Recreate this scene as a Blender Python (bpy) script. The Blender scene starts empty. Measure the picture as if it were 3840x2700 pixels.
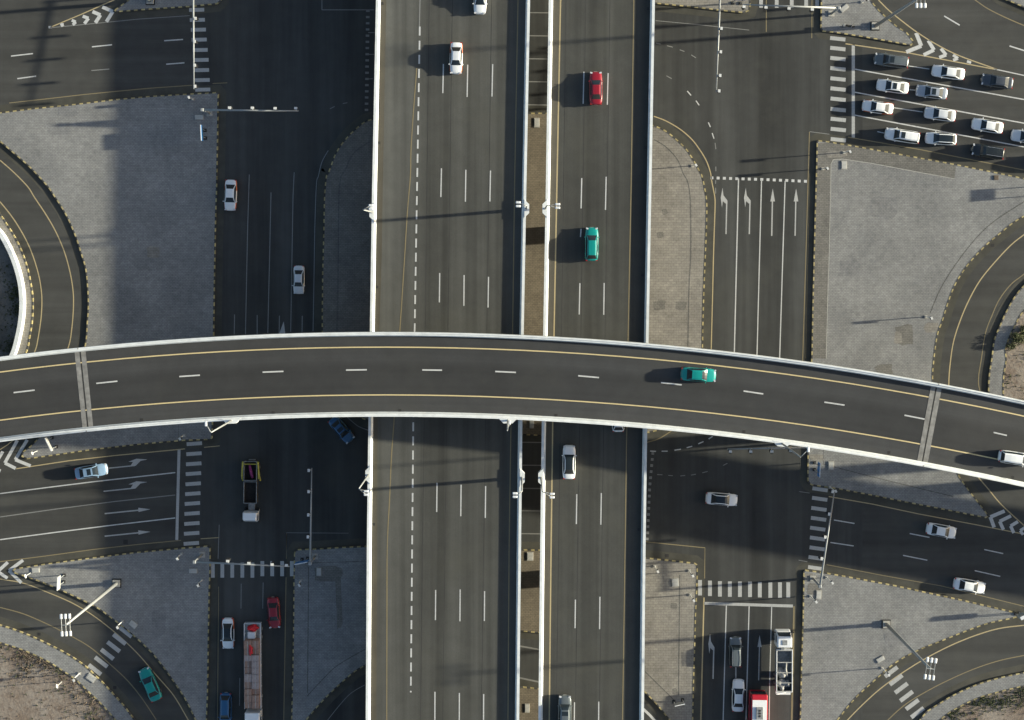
import bpy, bmesh, math, random
from mathutils import Vector, Matrix
R = math.radians
random.seed(7)
scene = bpy.context.scene
COL = scene.collection
# ---------------------------------------------------------------- camera
H = 210.0          # drone height above the lower roads, metres
F = 5040.0
cam_d = bpy.data.cameras.new('camera'); cam = bpy.data.objects.new('camera', cam_d); COL.objects.link(cam)
cam.location = (0, 0, H); cam.rotation_euler = (0, 0, 0)
cam_d.sensor_width = 36; cam_d.lens = 36*F/3840
cam_d.shift_x = (1920-1950)/3840; cam_d.shift_y = -(1350-950)/3840
cam_d.clip_start = 1; cam_d.clip_end = 6000
scene.camera = cam
# ---------------------------------------------------------------- light
SUN_EL = R(12.0); SUN_AZ = math.atan2(0.079, 1.0)      # from the east, slightly north
w = bpy.data.worlds.new('World'); scene.world = w; w.use_nodes = True
nt = w.node_tree; nt.nodes.clear()
sky = nt.nodes.new('ShaderNodeTexSky'); sky.sky_type = 'NISHITA'; sky.sun_disc = False
sky.sun_elevation = SUN_EL; sky.sun_rotation = R(90) - SUN_AZ
sky.air_density = 1.0; sky.dust_density = 2.5; sky.ozone_density = 1.5
bg = nt.nodes.new('ShaderNodeBackground'); bg.inputs[1].default_value = 0.082
wo = nt.nodes.new('ShaderNodeOutputWorld')
nt.links.new(sky.outputs[0], bg.inputs[0]); nt.links.new(bg.outputs[0], wo.inputs[0])
sd = bpy.data.lights.new('sun', 'SUN'); sd.energy = 4.8; sd.angle = R(0.9); sd.color = (1.0, 0.945, 0.75)
so = bpy.data.objects.new('sun', sd); COL.objects.link(so)
sdir = Vector((math.cos(SUN_EL)*math.cos(SUN_AZ), math.cos(SUN_EL)*math.sin(SUN_AZ), math.sin(SUN_EL)))
so.rotation_euler = sdir.to_track_quat('Z', 'Y').to_euler()
so.location = sdir*300
vs = scene.view_settings
scene.display_settings.display_device = 'sRGB'
vs.view_transform = 'Standard'; vs.look = 'None'; vs.exposure = 1.4; vs.gamma = 1.0; vs.use_curve_mapping = False
# ---------------------------------------------------------------- helpers
def W(px, py, z=0.0):
    k = (H-z)/F
    return Vector(((px-1950)*k, -(py-950)*k, z))
TX = (0, 960, 1920, 2880); TY = (0, 650, 1350, 2000); TS = 2.3052
def T(t, u, v): return (TX[int(t[0])]+u/TS, TY[int(t[1])]+v/TS)
def P(t, *uv):                       # measured photo points of one survey tile
    return [T(t, uv[i], uv[i+1]) for i in range(0, len(uv), 2)]
def smooth(pts, n=6):                # Catmull-Rom through 2D points
    out = []
    q = [pts[0]]+list(pts)+[pts[-1]]
    for i in range(1, len(q)-2):
        p0, p1, p2, p3 = q[i-1], q[i], q[i+1], q[i+2]
        for k in range(n):
            t = k/n; t2 = t*t; t3 = t2*t
            out.append(tuple(0.5*((2*p1[a])+(-p0[a]+p2[a])*t+(2*p0[a]-5*p1[a]+4*p2[a]-p3[a])*t2+(-p0[a]+3*p1[a]-3*p2[a]+p3[a])*t3) for a in (0, 1)))
    out.append(tuple(pts[-1]))
    return out
# ---------------------------------------------------------------- materials
MATS = {}
def nodes(name):
    m = bpy.data.materials.new(name); m.use_nodes = True
    n = m.node_tree; b = n.nodes['Principled BSDF']
    MATS[name] = m
    return m, n, b
def simple(name, col, rough=0.5, metal=0.0, var=0.12, scale=3.0, coat=0.0, bump=0.0):
    m, n, b = nodes(name)
    tc = n.nodes.new('ShaderNodeTexCoord'); no = n.nodes.new('ShaderNodeTexNoise')
    no.inputs['Scale'].default_value = scale; no.inputs['Detail'].default_value = 4
    n.links.new(tc.outputs['Object'], no.inputs['Vector'])
    mr = n.nodes.new('ShaderNodeMapRange'); mr.inputs[1].default_value = 0.3; mr.inputs[2].default_value = 0.7
    mr.inputs[3].default_value = 1-var; mr.inputs[4].default_value = 1+var
    n.links.new(no.outputs['Fac'], mr.inputs[0])
    mx = n.nodes.new('ShaderNodeVectorMath'); mx.operation = 'SCALE'
    mx.inputs[0].default_value = col; n.links.new(mr.outputs[0], mx.inputs['Scale'])
    n.links.new(mx.outputs[0], b.inputs['Base Color'])
    b.inputs['Roughness'].default_value = rough; b.inputs['Metallic'].default_value = metal
    b.inputs['Coat Weight'].default_value = coat
    if bump:
        bp = n.nodes.new('ShaderNodeBump'); bp.inputs['Strength'].default_value = bump
        n.links.new(no.outputs['Fac'], bp.inputs['Height']); n.links.new(bp.outputs[0], b.inputs['Normal'])
    return m
def noise(n, vec, scale, detail=4, rough=0.55):
    a = n.nodes.new('ShaderNodeTexNoise'); a.inputs['Scale'].default_value = scale
    a.inputs['Detail'].default_value = detail; a.inputs['Roughness'].default_value = rough
    n.links.new(vec, a.inputs['Vector']); return a.outputs['Fac']
def rng(n, src, a, b_, lo=0.3, hi=0.7):
    m = n.nodes.new('ShaderNodeMapRange'); m.inputs[1].default_value = lo; m.inputs[2].default_value = hi
    m.inputs[3].default_value = a; m.inputs[4].default_value = b_
    n.links.new(src, m.inputs[0]); return m.outputs[0]
def mul(n, a, b_):
    m = n.nodes.new('ShaderNodeMath'); m.operation = 'MULTIPLY'
    n.links.new(a, m.inputs[0]); n.links.new(b_, m.inputs[1]); return m.outputs[0]
def mapping(n, vec, scale, rot=0.0):
    m = n.nodes.new('ShaderNodeMapping'); m.inputs['Scale'].default_value = scale; m.inputs['Rotation'].default_value = (0, 0, rot)
    n.links.new(vec, m.inputs['Vector']); return m.outputs[0]
def asphalt(name, col, stretch=None, rot=0.0, polar=None, amp=0.16, shoulders=()):
    m, n, b = nodes(name)
    tc = n.nodes.new('ShaderNodeTexCoord').outputs['Object']
    f = rng(n, noise(n, tc, 0.035, 5), 0.84, 1.16)
    f = mul(n, f, rng(n, noise(n, tc, 0.5, 5), 0.93, 1.07))
    f = mul(n, f, rng(n, noise(n, tc, 9.0, 3, 0.7), 0.9, 1.1))
    if polar:                        # wheel tracks following the curve of the deck
        sep = n.nodes.new('ShaderNodeVectorMath'); sep.operation = 'SUBTRACT'; sep.inputs[1].default_value = polar
        n.links.new(tc, sep.inputs[0])
        ln = n.nodes.new('ShaderNodeVectorMath'); ln.operation = 'LENGTH'; n.links.new(sep.outputs[0], ln.inputs[0])
        cb = n.nodes.new('ShaderNodeCombineXYZ'); n.links.new(ln.outputs['Value'], cb.inputs[0])
        f = mul(n, f, rng(n, noise(n, cb.outputs[0], 0.55, 3), 1-amp, 1+amp))
        for lo, hi, a_, b_ in shoulders: f = mul(n, f, rng(n, ln.outputs['Value'], a_, b_, lo, hi))
    elif stretch:
        v = mapping(n, tc, stretch, rot)
        f = mul(n, f, rng(n, noise(n, v, 1.0, 4), 1-amp, 1+amp))
        v2 = mapping(n, tc, tuple(s*3.1 for s in stretch), rot)
        f = mul(n, f, rng(n, noise(n, v2, 1.0, 3), 1-amp*0.5, 1+amp*0.5))
        sx = n.nodes.new('ShaderNodeSeparateXYZ'); n.links.new(tc, sx.inputs[0])
        lx = n.nodes.new('ShaderNodeMath'); lx.operation = 'MULTIPLY_ADD'; lx.inputs[1].default_value = -0.0150
        n.links.new(sx.outputs[1], lx.inputs[0]); n.links.new(sx.outputs[0], lx.inputs[2])
        for lo, hi, a_, b_ in shoulders: f = mul(n, f, rng(n, lx.outputs[0], a_, b_, lo, hi))
    f = mul(n, f, rng(n, noise(n, tc, 0.7, 6, 0.7), 1.0, 0.72, 0.66, 0.76))
    sc = n.nodes.new('ShaderNodeVectorMath'); sc.operation = 'SCALE'; sc.inputs[0].default_value = col
    n.links.new(f, sc.inputs['Scale'])
    # dusty warm patches
    dm = n.nodes.new('ShaderNodeMix'); dm.data_type = 'RGBA'
    n.links.new(rng(n, noise(n, tc, 0.09, 6, 0.65), 0.0, 0.5, 0.5, 0.75), dm.inputs['Factor'])
    n.links.new(sc.outputs[0], dm.inputs[6]); dm.inputs[7].default_value = (col[0]*1.4, col[1]*1.37, col[2]*1.25, 1)
    n.links.new(dm.outputs[2], b.inputs['Base Color'])
    b.inputs['Roughness'].default_value = 0.92; b.inputs['Specular IOR Level'].default_value = 0.15
    return m
def paving(name, col, col2, grid=0.5, rot=0.0, line=0.75):
    m, n, b = nodes(name)
    tc = n.nodes.new('ShaderNodeTexCoord').outputs['Object']
    v = mapping(n, tc, (1, 1, 1), rot)
    br = n.nodes.new('ShaderNodeTexBrick'); br.offset = 0.5
    br.inputs['Scale'].default_value = 1.0
    br.inputs['Brick Width'].default_value = grid; br.inputs['Row Height'].default_value = grid*0.5
    br.inputs['Mortar Size'].default_value = 0.018; br.inputs['Mortar Smooth'].default_value = 0.3
    br.inputs['Color1'].default_value = (1, 1, 1, 1); br.inputs['Color2'].default_value = (0.86, 0.86, 0.88, 1)
    br.inputs['Mortar'].default_value = (line*0.6, line*0.6, line*0.6, 1)
    n.links.new(v, br.inputs['Vector'])
    mx = n.nodes.new('ShaderNodeMix'); mx.data_type = 'RGBA'
    n.links.new(rng(n, noise(n, tc, 0.12, 7, 0.62), 0.0, 1.0, 0.35, 0.68), mx.inputs['Factor'])
    mx.inputs[6].default_value = (*col, 1); mx.inputs[7].default_value = (*col2, 1)
    f = rng(n, noise(n, tc, 1.1, 6, 0.7), 0.84, 1.14)
    f = mul(n, f, rng(n, noise(n, tc, 7.0, 3, 0.7), 0.84, 1.16))
    # re-laid squares and stained blocks
    vo = n.nodes.new('ShaderNodeTexVoronoi'); vo.distance = 'CHEBYCHEV'; vo.inputs['Scale'].default_value = 0.24
    n.links.new(v, vo.inputs['Vector'])
    sx = n.nodes.new('ShaderNodeSeparateColor'); n.links.new(vo.outputs['Color'], sx.inputs[0])
    f = mul(n, f, rng(n, sx.outputs[0], 0.93, 1.05, 0.0, 1.0))
    a = n.nodes.new('ShaderNodeMix'); a.data_type = 'RGBA'; a.blend_type = 'MULTIPLY'; a.inputs['Factor'].default_value = 1
    n.links.new(mx.outputs[2], a.inputs[6]); n.links.new(br.outputs['Color'], a.inputs[7])
    s = n.nodes.new('ShaderNodeVectorMath'); s.operation = 'SCALE'
    n.links.new(a.outputs[2], s.inputs[0]); n.links.new(f, s.inputs['Scale'])
    n.links.new(s.outputs[0], b.inputs['Base Color'])
    b.inputs['Roughness'].default_value = 0.95; b.inputs['Specular IOR Level'].default_value = 0.1
    return m
def ground_mat(name, c1, c2, c3):
    m, n, b = nodes(name)
    tc = n.nodes.new('ShaderNodeTexCoord').outputs['Object']
    mx = n.nodes.new('ShaderNodeMix'); mx.data_type = 'RGBA'
    n.links.new(rng(n, noise(n, tc, 0.25, 8, 0.65), 0.0, 1.0, 0.38, 0.62), mx.inputs['Factor'])
    mx.inputs[6].default_value = (*c1, 1); mx.inputs[7].default_value = (*c2, 1)
    m2 = n.nodes.new('ShaderNodeMix'); m2.data_type = 'RGBA'
    n.links.new(rng(n, noise(n, tc, 1.3, 8, 0.7), 0.0, 0.8, 0.52, 0.7), m2.inputs['Factor'])
    n.links.new(mx.outputs[2], m2.inputs[6]); m2.inputs[7].default_value = (*c3, 1)
    f = rng(n, noise(n, tc, 5.0, 5, 0.75), 0.86, 1.14)
    s = n.nodes.new('ShaderNodeVectorMath'); s.operation = 'SCALE'
    n.links.new(m2.outputs[2], s.inputs[0]); n.links.new(f, s.inputs['Scale'])
    n.links.new(s.outputs[0], b.inputs['Base Color']); b.inputs['Roughness'].default_value = 1.0
    b.inputs['Specular IOR Level'].default_value = 0.05
    bp = n.nodes.new('ShaderNodeBump'); bp.inputs['Strength'].default_value = 0.6; bp.inputs['Distance'].default_value = 0.15
    n.links.new(noise(n, tc, 2.0, 6, 0.7), bp.inputs['Height']); n.links.new(bp.outputs[0], b.inputs['Normal'])
    return m
def paint_mark(name, col, wear=0.5):
    m, n, b = nodes(name)
    tc = n.nodes.new('ShaderNodeTexCoord').outputs['Object']
    mx = n.nodes.new('ShaderNodeMix'); mx.data_type = 'RGBA'
    f = mul(n, rng(n, noise(n, tc, 0.16, 3), 0.3, 1.0, 0.3, 0.7), rng(n, noise(n, tc, 4.0, 6, 0.7), 0.0, wear, 0.35, 0.75))
    n.links.new(f, mx.inputs['Factor'])
    mx.inputs[6].default_value = (*col, 1); mx.inputs[7].default_value = (0.08, 0.08, 0.075, 1)
    n.links.new(mx.outputs[2], b.inputs['Base Color']); b.inputs['Roughness'].default_value = 0.8
    return m
BCEN = (-19.5, -445.0)
asphalt('asphalt_ground', (0.053, 0.054, 0.052), (0.26, 0.01, 1), R(0.8), None, 0.3, ((27, 28, 1.0, .86), (29.2, 30, 1.0, 1.14), (36.5, 37.3, 1.0, .82), (39, 40, 1.0, 1.2)))
asphalt('asphalt_side', (0.058, 0.058, 0.055), (0.012, 0.28, 1), R(-9), None, 0.2)
asphalt('asphalt_gutter', (0.066, 0.064, 0.054), (0.3, 0.3, 1))
asphalt('asphalt_motorway', (0.056, 0.056, 0.051), (0.42, 0.006, 1), R(1.0), None, 0.2, ((-17.5, -14.0, 1.28, 1.0), (-11.9, -11.6, 1.0, .85), (-11.1, -10.5, 1.0, 1.16), (-8.3, -7.9, 1.0, .9), (-6.6, -6.2, 1.0, 1.12), (3.9, 5.4, 1.25, 0.95), (8.6, 8.9, 1.0, 1.16), (9.6, 10.0, 1.0, .88), (12.3, 12.6, 1.0, 1.14), (13.3, 13.7, 1.0, .88)))
asphalt('asphalt_lane', (0.047, 0.047, 0.046), (0.42, 0.006, 1), R(1.0), None, 0.2)
asphalt('asphalt_bridge', (0.041, 0.0415, 0.042), None, 0, (BCEN[0], BCEN[1], 15.8), 0.14, ((424.2, 424.9, 1.35, 1.0), (428.6, 429.6, 1.0, 1.22)))
asphalt('asphalt_dusty', (0.082, 0.075, 0.060), (0.5, 0.02, 1))
paving('paving_grey', (0.215, 0.215, 0.21), (0.285, 0.282, 0.27))
paving('paving_tan', (0.225, 0.21, 0.185), (0.28, 0.262, 0.23), 0.8)
paving('paving_brown', (0.17, 0.145, 0.11), (0.21, 0.18, 0.135), 0.55)
paving('paving_border', (0.165, 0.158, 0.143), (0.205, 0.195, 0.175), 0.55)
paving('paving_dark', (0.12, 0.118, 0.11), (0.16, 0.155, 0.145), 0.55)
paving('paving_relaid', (0.195, 0.195, 0.195), (0.245, 0.243, 0.235))
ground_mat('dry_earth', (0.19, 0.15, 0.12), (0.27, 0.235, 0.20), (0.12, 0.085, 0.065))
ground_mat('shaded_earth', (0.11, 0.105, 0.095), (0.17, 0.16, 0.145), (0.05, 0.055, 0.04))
ground_mat('far_ground', (0.13, 0.115, 0.095), (0.17, 0.15, 0.125), (0.08, 0.075, 0.06))
paint_mark('marking_white', (0.54, 0.54, 0.53), 0.55)
paint_mark('marking_crosswalk', (0.40, 0.40, 0.39), 0.5)
paint_mark('marking_worn', (0.22, 0.22, 0.21), 0.7)
paint_mark('marking_yellow', (0.42, 0.335, 0.18), 0.5)
paint_mark('marking_yellow_worn', (0.22, 0.175, 0.09), 0.7)
paint_mark('marking_yellow_fresh', (0.60, 0.48, 0.25), 0.3)
simple('kerb_yellow', (0.34, 0.28, 0.13), 0.85, var=0.45, scale=0.9)
simple('kerb_black', (0.045, 0.044, 0.042), 0.85, var=0.5, scale=0.9)
simple('parapet_white', (0.63, 0.65, 0.65), 0.8, var=0.1, scale=0.9)
simple('concrete', (0.30, 0.295, 0.28), 0.9, var=0.12, scale=0.8)
simple('joint_concrete', (0.20, 0.195, 0.185), 0.9, var=0.3, scale=1.2)
simple('joint_gap', (0.02, 0.02, 0.02), 0.9)
simple('joint_gap2', (0.034, 0.033, 0.031), 0.9, 0, 0.3, 0.3)
simple('cover_pale', (0.33, 0.32, 0.29), 0.85, var=0.15)
simple('pole_metal', (0.29, 0.30, 0.30), 0.5, 0.2, 0.08)
simple('lamp_shell', (0.66, 0.67, 0.68), 0.4, 0.0, 0.05)
simple('signal_black', (0.02, 0.02, 0.02), 0.6)
simple('signal_white', (0.6, 0.6, 0.58), 0.5)
simple('sign_blue', (0.03, 0.20, 0.52), 0.4)
simple('sign_back', (0.38, 0.375, 0.35), 0.55)
simple('glass_rear', (0.035, 0.036, 0.035), 0.6); MATS['glass_rear'].node_tree.nodes['Principled BSDF'].inputs['Specular IOR Level'].default_value = 0.14
simple('glass_dark', (0.018, 0.026, 0.032), 0.22, 0.0, 0.0); MATS['glass_dark'].node_tree.nodes['Principled BSDF'].inputs['Specular IOR Level'].default_value = 0.4
simple('rubber', (0.015, 0.015, 0.015), 0.9)
simple('chrome', (0.55, 0.55, 0.55), 0.25, 0.8, 0.03)
simple('light_lens', (0.55, 0.56, 0.58), 0.15)
simple('tail_red', (0.35, 0.02, 0.015), 0.3)
simple('paint_iceblue', (0.24, 0.36, 0.50), 0.32, 0.2, 0.02, coat=0.5)
simple('paint_white', (0.74, 0.75, 0.75), 0.35, 0, 0.02, coat=0.5)
simple('paint_pearl', (0.58, 0.60, 0.62), 0.35, 0, 0.02, coat=0.5)
simple('paint_silver', (0.36, 0.39, 0.43), 0.32, 0.35, 0.02, coat=0.5)
simple('paint_grey', (0.13, 0.15, 0.155), 0.32, 0.3, 0.02, coat=0.5)
simple('paint_darkgrey', (0.065, 0.075, 0.09), 0.32, 0.3, 0.02, coat=0.5)
simple('paint_black', (0.014, 0.018, 0.018), 0.25, 0, 0.02, coat=0.6)
simple('paint_teal', (0.0, 0.225, 0.205), 0.35, 0, 0.02, coat=0.5)
simple('paint_red', (0.24, 0.006, 0.016), 0.35, 0, 0.02, coat=0.5)
simple('paint_blue', (0.015, 0.085, 0.19), 0.35, 0.1, 0.02, coat=0.5)
simple('paint_orange', (0.50, 0.10, 0.02), 0.4, 0, 0.02, coat=0.3)
simple('paint_yellow', (0.42, 0.36, 0.05), 0.5, 0, 0.15)
simple('truck_steel', (0.24, 0.25, 0.25), 0.6, 0.2, 0.3)
simple('skip_dark', (0.035, 0.028, 0.022), 0.8, 0, 0.4)
simple('cardboard', (0.29, 0.185, 0.14), 0.9, 0, 0.2)
simple('cardboard_grey', (0.33, 0.265, 0.245), 0.9, 0, 0.2)
simple('tarp_red', (0.55, 0.01, 0.02), 0.6, 0, 0.15)
simple('tarp_pink', (0.42, 0.06, 0.18), 0.8, 0, 0.35)
simple('tarp_grey', (0.36, 0.345, 0.32), 0.8, 0, 0.35, scale=2)
simple('bus_red', (0.42, 0.01, 0.025), 0.4, 0, 0.04)
simple('hatch_brown', (0.09, 0.065, 0.045), 0.8, 0, 0.3)
simple('scrub_leaf', (0.055, 0.065, 0.025), 0.9, 0, 0.4, scale=0.8)
simple('scrub_dry', (0.16, 0.125, 0.09), 0.95, 0, 0.4, scale=0.8)
simple('bark', (0.09, 0.07, 0.05), 0.95)
# ---------------------------------------------------------------- mesh building
def tag(o, label=None, cat=None, group=None, kind=None):
    if label: o['label'] = label
    if cat: o['category'] = cat
    if group: o['group'] = group
    if kind: o['kind'] = kind
    return o
def empty(name, loc, rz=0.0):
    o = bpy.data.objects.new(name, None); COL.objects.link(o); o.location = loc; o.rotation_euler = (0, 0, rz)
    o.empty_display_size = 0.2
    return o
class MB:
    def __init__(s): s.v = []; s.f = []; s.m = []
    def quad(s, a, b, c, d, m=0):
        i = len(s.v); s.v += [tuple(a), tuple(b), tuple(c), tuple(d)]; s.f.append((i, i+1, i+2, i+3)); s.m.append(m)
    def poly(s, pts, m=0):
        i = len(s.v); s.v += [tuple(p) for p in pts]; s.f.append(tuple(range(i, i+len(pts)))); s.m.append(m)
    def box(s, c, d, m=0, rot=None, taper=1.0):
        i = len(s.v)
        for z in (-.5, .5):
            for x, y in ((-.5, -.5), (.5, -.5), (.5, .5), (-.5, .5)):
                k = taper if z > 0 else 1.0
                p = Vector((x*d[0]*k, y*d[1]*k, z*d[2]))
                if rot is not None: p = rot @ p
                s.v.append((c[0]+p.x, c[1]+p.y, c[2]+p.z))
        for f in ((0, 3, 2, 1), (4, 5, 6, 7), (0, 1, 5, 4), (1, 2, 6, 5), (2, 3, 7, 6), (3, 0, 4, 7)):
            s.f.append(tuple(i+k for k in f)); s.m.append(m)
    def rings(s, rs, m=0, caps=True, closed=True):
        i = len(s.v); n = len(rs[0])
        for r in rs: s.v += [tuple(p) for p in r]
        for a in range(len(rs)-1):
            for k in range(n if closed else n-1):
                k2 = (k+1) % n
                s.f.append((i+a*n+k, i+a*n+k2, i+(a+1)*n+k2, i+(a+1)*n+k)); s.m.append(m)
        if caps and closed:
            s.f.append(tuple(i+k for k in reversed(range(n)))); s.m.append(m)
            e = i+(len(rs)-1)*n; s.f.append(tuple(e+k for k in range(n))); s.m.append(m)
    def tube(s, pts, r, m=0, n=8):
        pts = [Vector(p) for p in pts]; rr = r if isinstance(r, (list, tuple)) else [r]*len(pts); rs = []
        for k, p in enumerate(pts):
            d = (pts[min(k+1, len(pts)-1)]-pts[max(k-1, 0)]).normalized()
            u = d.cross(Vector((0, 0, 1)))
            if u.length < 1e-3: u = Vector((1, 0, 0))
            u.normalize(); v = d.cross(u)
            rs.append([p+(u*math.cos(2*math.pi*a/n)+v*math.sin(2*math.pi*a/n))*rr[k] for a in range(n)])
        s.rings(rs, m)
    def build(s, name, mats, parent=None, smooth_=False, loc=None):
        me = bpy.data.meshes.new(name); me.from_pydata(s.v, [], s.f)
        for mt in ([mats] if isinstance(mats, str) else mats): me.materials.append(MATS[mt])
        for p, mi in zip(me.polygons, s.m): p.material_index = mi
        if smooth_: me.polygons.foreach_set('use_smooth', [True]*len(me.polygons))
        me.update()
        o = bpy.data.objects.new(name, me); COL.objects.link(o)
        if parent: o.parent = parent
        if loc is not None: o.location = loc
        return o
def bevel(o, wdt=0.05, seg=2, angle=0.6):
    md = o.modifiers.new('bevel', 'BEVEL'); md.width = wdt; md.segments = seg; md.limit_method = 'ANGLE'; md.angle_limit = angle
    return o
# ---------------------------------------------------------------- ground and lower roads
g = MB(); g.quad((-3000, -3000, -0.3), (3000, -3000, -0.3), (3000, 3000, -0.3), (-3000, 3000, -0.3)); tag(g.build('ground', 'far_ground'), kind='structure')
g = MB()
X = [-200, -52, 58, 200]; Y = [-200, 200]
g.quad((-50.6, -260, 0), (53.5, -260, 0), (53.5, 260, 0), (-50.6, 260, 0))
road = g.build('road', 'asphalt_ground'); tag(road, kind='structure')
g = MB()
g.quad((-260, -260, 0), (-50.6, -260, 0), (-50.6, 260, 0), (-260, 260, 0)); g.quad((53.5, -260, 0), (260, -260, 0), (260, 260, 0), (53.5, 260, 0))
road2 = g.build('side_road', 'asphalt_side'); tag(road2, kind='structure')
KW = 0.2; NG = [0]
def signed(pts): return sum(pts[i-1].x*pts[i].y-pts[i].x*pts[i-1].y for i in range(len(pts)))/2
def offset_poly(pts, d):
    n = len(pts); out = []
    for i in range(n):
        a, b, c = pts[i-1], pts[i], pts[(i+1) % n]
        d1 = (b-a).normalized(); d2 = (c-b).normalized()
        n1 = Vector((-d1.y, d1.x, 0)); n2 = Vector((-d2.y, d2.x, 0)); nn = (n1+n2)
        nn = nn.normalized() if nn.length > 1e-4 else n1
        k = max(0.5, nn.dot(n1)); out.append(b+nn*(d/k))
    return out
def island(px, mat, name='pavement', z=0.2, kerb=True, kmat=('kerb_yellow', 'kerb_black'), bl=0.58, gutter=1.15):
    pts = [W(x, y, 0) for x, y in px]
    q = [pts[0]]
    for p in pts[1:]:
        if (p-q[-1]).length > 0.05: q.append(p)
    if (q[0]-q[-1]).length < 0.05: q.pop()
    pts = q
    if signed(pts) < 0: pts.reverse()
    m = MB()
    inner = offset_poly(pts, KW) if kerb else pts
    m.poly([(p.x, p.y, z) for p in inner])
    n = len(inner)
    if not kerb:
        for i in range(n):
            a, b = inner[i], inner[(i+1) % n]; m.quad((a.x, a.y, -0.02), (b.x, b.y, -0.02), (b.x, b.y, z), (a.x, a.y, z))
    o = m.build(name, mat); tag(o, kind='structure')
    if kerb and gutter:
        out_ = offset_poly(pts, -gutter); NG[0] += 1; gz = .002+.0004*NG[0]; gm = MB()
        for i in range(n):
            a, b = pts[i], pts[(i+1) % n]; c_, d_ = out_[i], out_[(i+1) % n]
            if (d_-c_).dot(b-a) > 0: gm.quad((a.x, a.y, gz), (b.x, b.y, gz), (d_.x, d_.y, gz), (c_.x, c_.y, gz))
        gm.build('gutter', 'asphalt_gutter', o)
    if kerb:
        k = MB(); s = 0.0; zt = z+0.025
        for i in range(n):
            a, b = pts[i], pts[(i+1) % n]; ai, bi = inner[i], inner[(i+1) % n]
            L = (b-a).length; t0 = 0.0
            while t0 < L-1e-6:
                nxt = (math.floor((s+t0)/bl+1e-6)+1)*bl-s; t1 = min(L, nxt); mi = int(math.floor((s+t0)/bl+1e-6)) % 2
                o0, o1 = a.lerp(b, t0/L), a.lerp(b, t1/L); i0, i1 = ai.lerp(bi, t0/L), ai.lerp(bi, t1/L)
                k.quad((o0.x, o0.y, zt), (o1.x, o1.y, zt), (i1.x, i1.y, zt), (i0.x, i0.y, zt), mi)
                k.quad((o0.x, o0.y, -.02), (o1.x, o1.y, -.02), (o1.x, o1.y, zt), (o0.x, o0.y, zt), mi)
                k.quad((i0.x, i0.y, zt), (i1.x, i1.y, zt), (i1.x, i1.y, z-.03), (i0.x, i0.y, z-.03), mi)
                t0 = t1
            s += L
        k.build('kerb', list(kmat), o)
    return o
def sheet(px, mat, name, z, parent=None, kind=None):
    m = MB(); m.poly([W(x, y, 0)+Vector((0, 0, z)) for x, y in px]); o = m.build(name, mat, parent)
    if kind: tag(o, kind=kind)
    return o
# big paving triangle, upper left
loopk = smooth(P('00', 0, 1225, 100, 1310, 250, 1440, 400, 1600)+P('01', 470, 200, 570, 360, 650, 540, 700, 690, 740, 830, 757, 1000, 762, 1150, 752, 1300, 735, 1490)+P('02', 640, 300, 330, 675, 200, 790))
islA = P('00', -300, 1010, 0, 972, 300, 935, 600, 905, 1000, 858, 1300, 830, 1600, 812, 1880, 797, 1893, 812, 1880, 1600)+P('01', 1870, 400, 1862, 800, 1853, 1400)+P('02', 1843, 560, 1838, 675, 1815, 690, 1600, 697, 1200, 732, 800, 778, 400, 835, 240, 857, 190, 835)+loopk[::-1]+P('00', -330, 1040)
island(islA, 'paving_grey')
# loop road island on the left edge, with its retaining wall
kl = smooth(P('01', -120, 190, 0, 340, 60, 430, 130, 540, 190, 660, 240, 800, 275, 960, 292, 1100, 285, 1280, 262, 1420, 240, 1530, 160, 1700, 0, 1900, -200, 2080))
wl = smooth(P('01', -140, 360, 0, 490, 70, 600, 130, 730, 175, 870, 200, 1000, 207, 1150, 193, 1300, 160, 1460, 125, 1570, 50, 1700, -60, 1830, -250, 1960))
island(kl+wl[::-1], 'paving_tan')
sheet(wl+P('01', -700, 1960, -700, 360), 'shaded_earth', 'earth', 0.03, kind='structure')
# lower left wedge
island(P('03', 108, 318, 130, 300, 400, 258, 800, 205, 1200, 157, 1600, 120, 1800, 104, 1822, 125, 1822, 300, 1815, 500, 1808, 900, 1800, 1400, 1788, 1660, 1700, 1660)+smooth(P('03', 1690, 1614, 1600, 1430, 1500, 1280, 1400, 1140, 1300, 1020, 1150, 880, 1000, 760, 850, 650, 700, 572, 500, 480, 300, 400, 130, 345)), 'paving_grey')
# lower left corner walk and dry ground
ck = smooth(P('03', -260, 700, 0, 785, 100, 815, 270, 880, 450, 965, 600, 1045, 740, 1140, 830, 1225, 900, 1290, 1000, 1400, 1080, 1490, 1200, 1650))
ci = smooth(P('03', -260, 860, 0, 945, 200, 1010, 400, 1100, 560, 1200, 660, 1270, 760, 1365, 880, 1480, 1040, 1660))
island(ck+ci[::-1], 'paving_grey')
sheet(ci+P('03', 1040, 1800, -260, 1800), 'dry_earth', 'earth', 0.12, kind='structure')
# strip right of the lower left signals
kd = smooth(P('13', 1250, 930, 1100, 1045, 940, 1145, 850, 1200, 700, 1330, 560, 1470, 440, 1614, 400, 1700))
island(P('13', 350, 135, 500, 130, 700, 118, 940, 107, 1250, 90)+kd+P('13', 303, 1700, 315, 1200, 322, 800, 325, 400, 330, 165), 'paving_grey')
ke = smooth(P('10', 1060, 1015, 1000, 1030, 950, 1045, 900, 1080, 820, 1150, 750, 1230, 690, 1320, 650, 1420, 620, 1500)+P('11', 605, 30, 590, 200, 583, 500, 575, 800, 572, 1000, 570, 1370)+P('12', 585, 100, 640, 250, 740, 380, 880, 490, 1000, 530, 1150, 550))
island(ke+P('12', 1300, 540)+P('10', 1300, 1000), 'paving_border')
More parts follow.
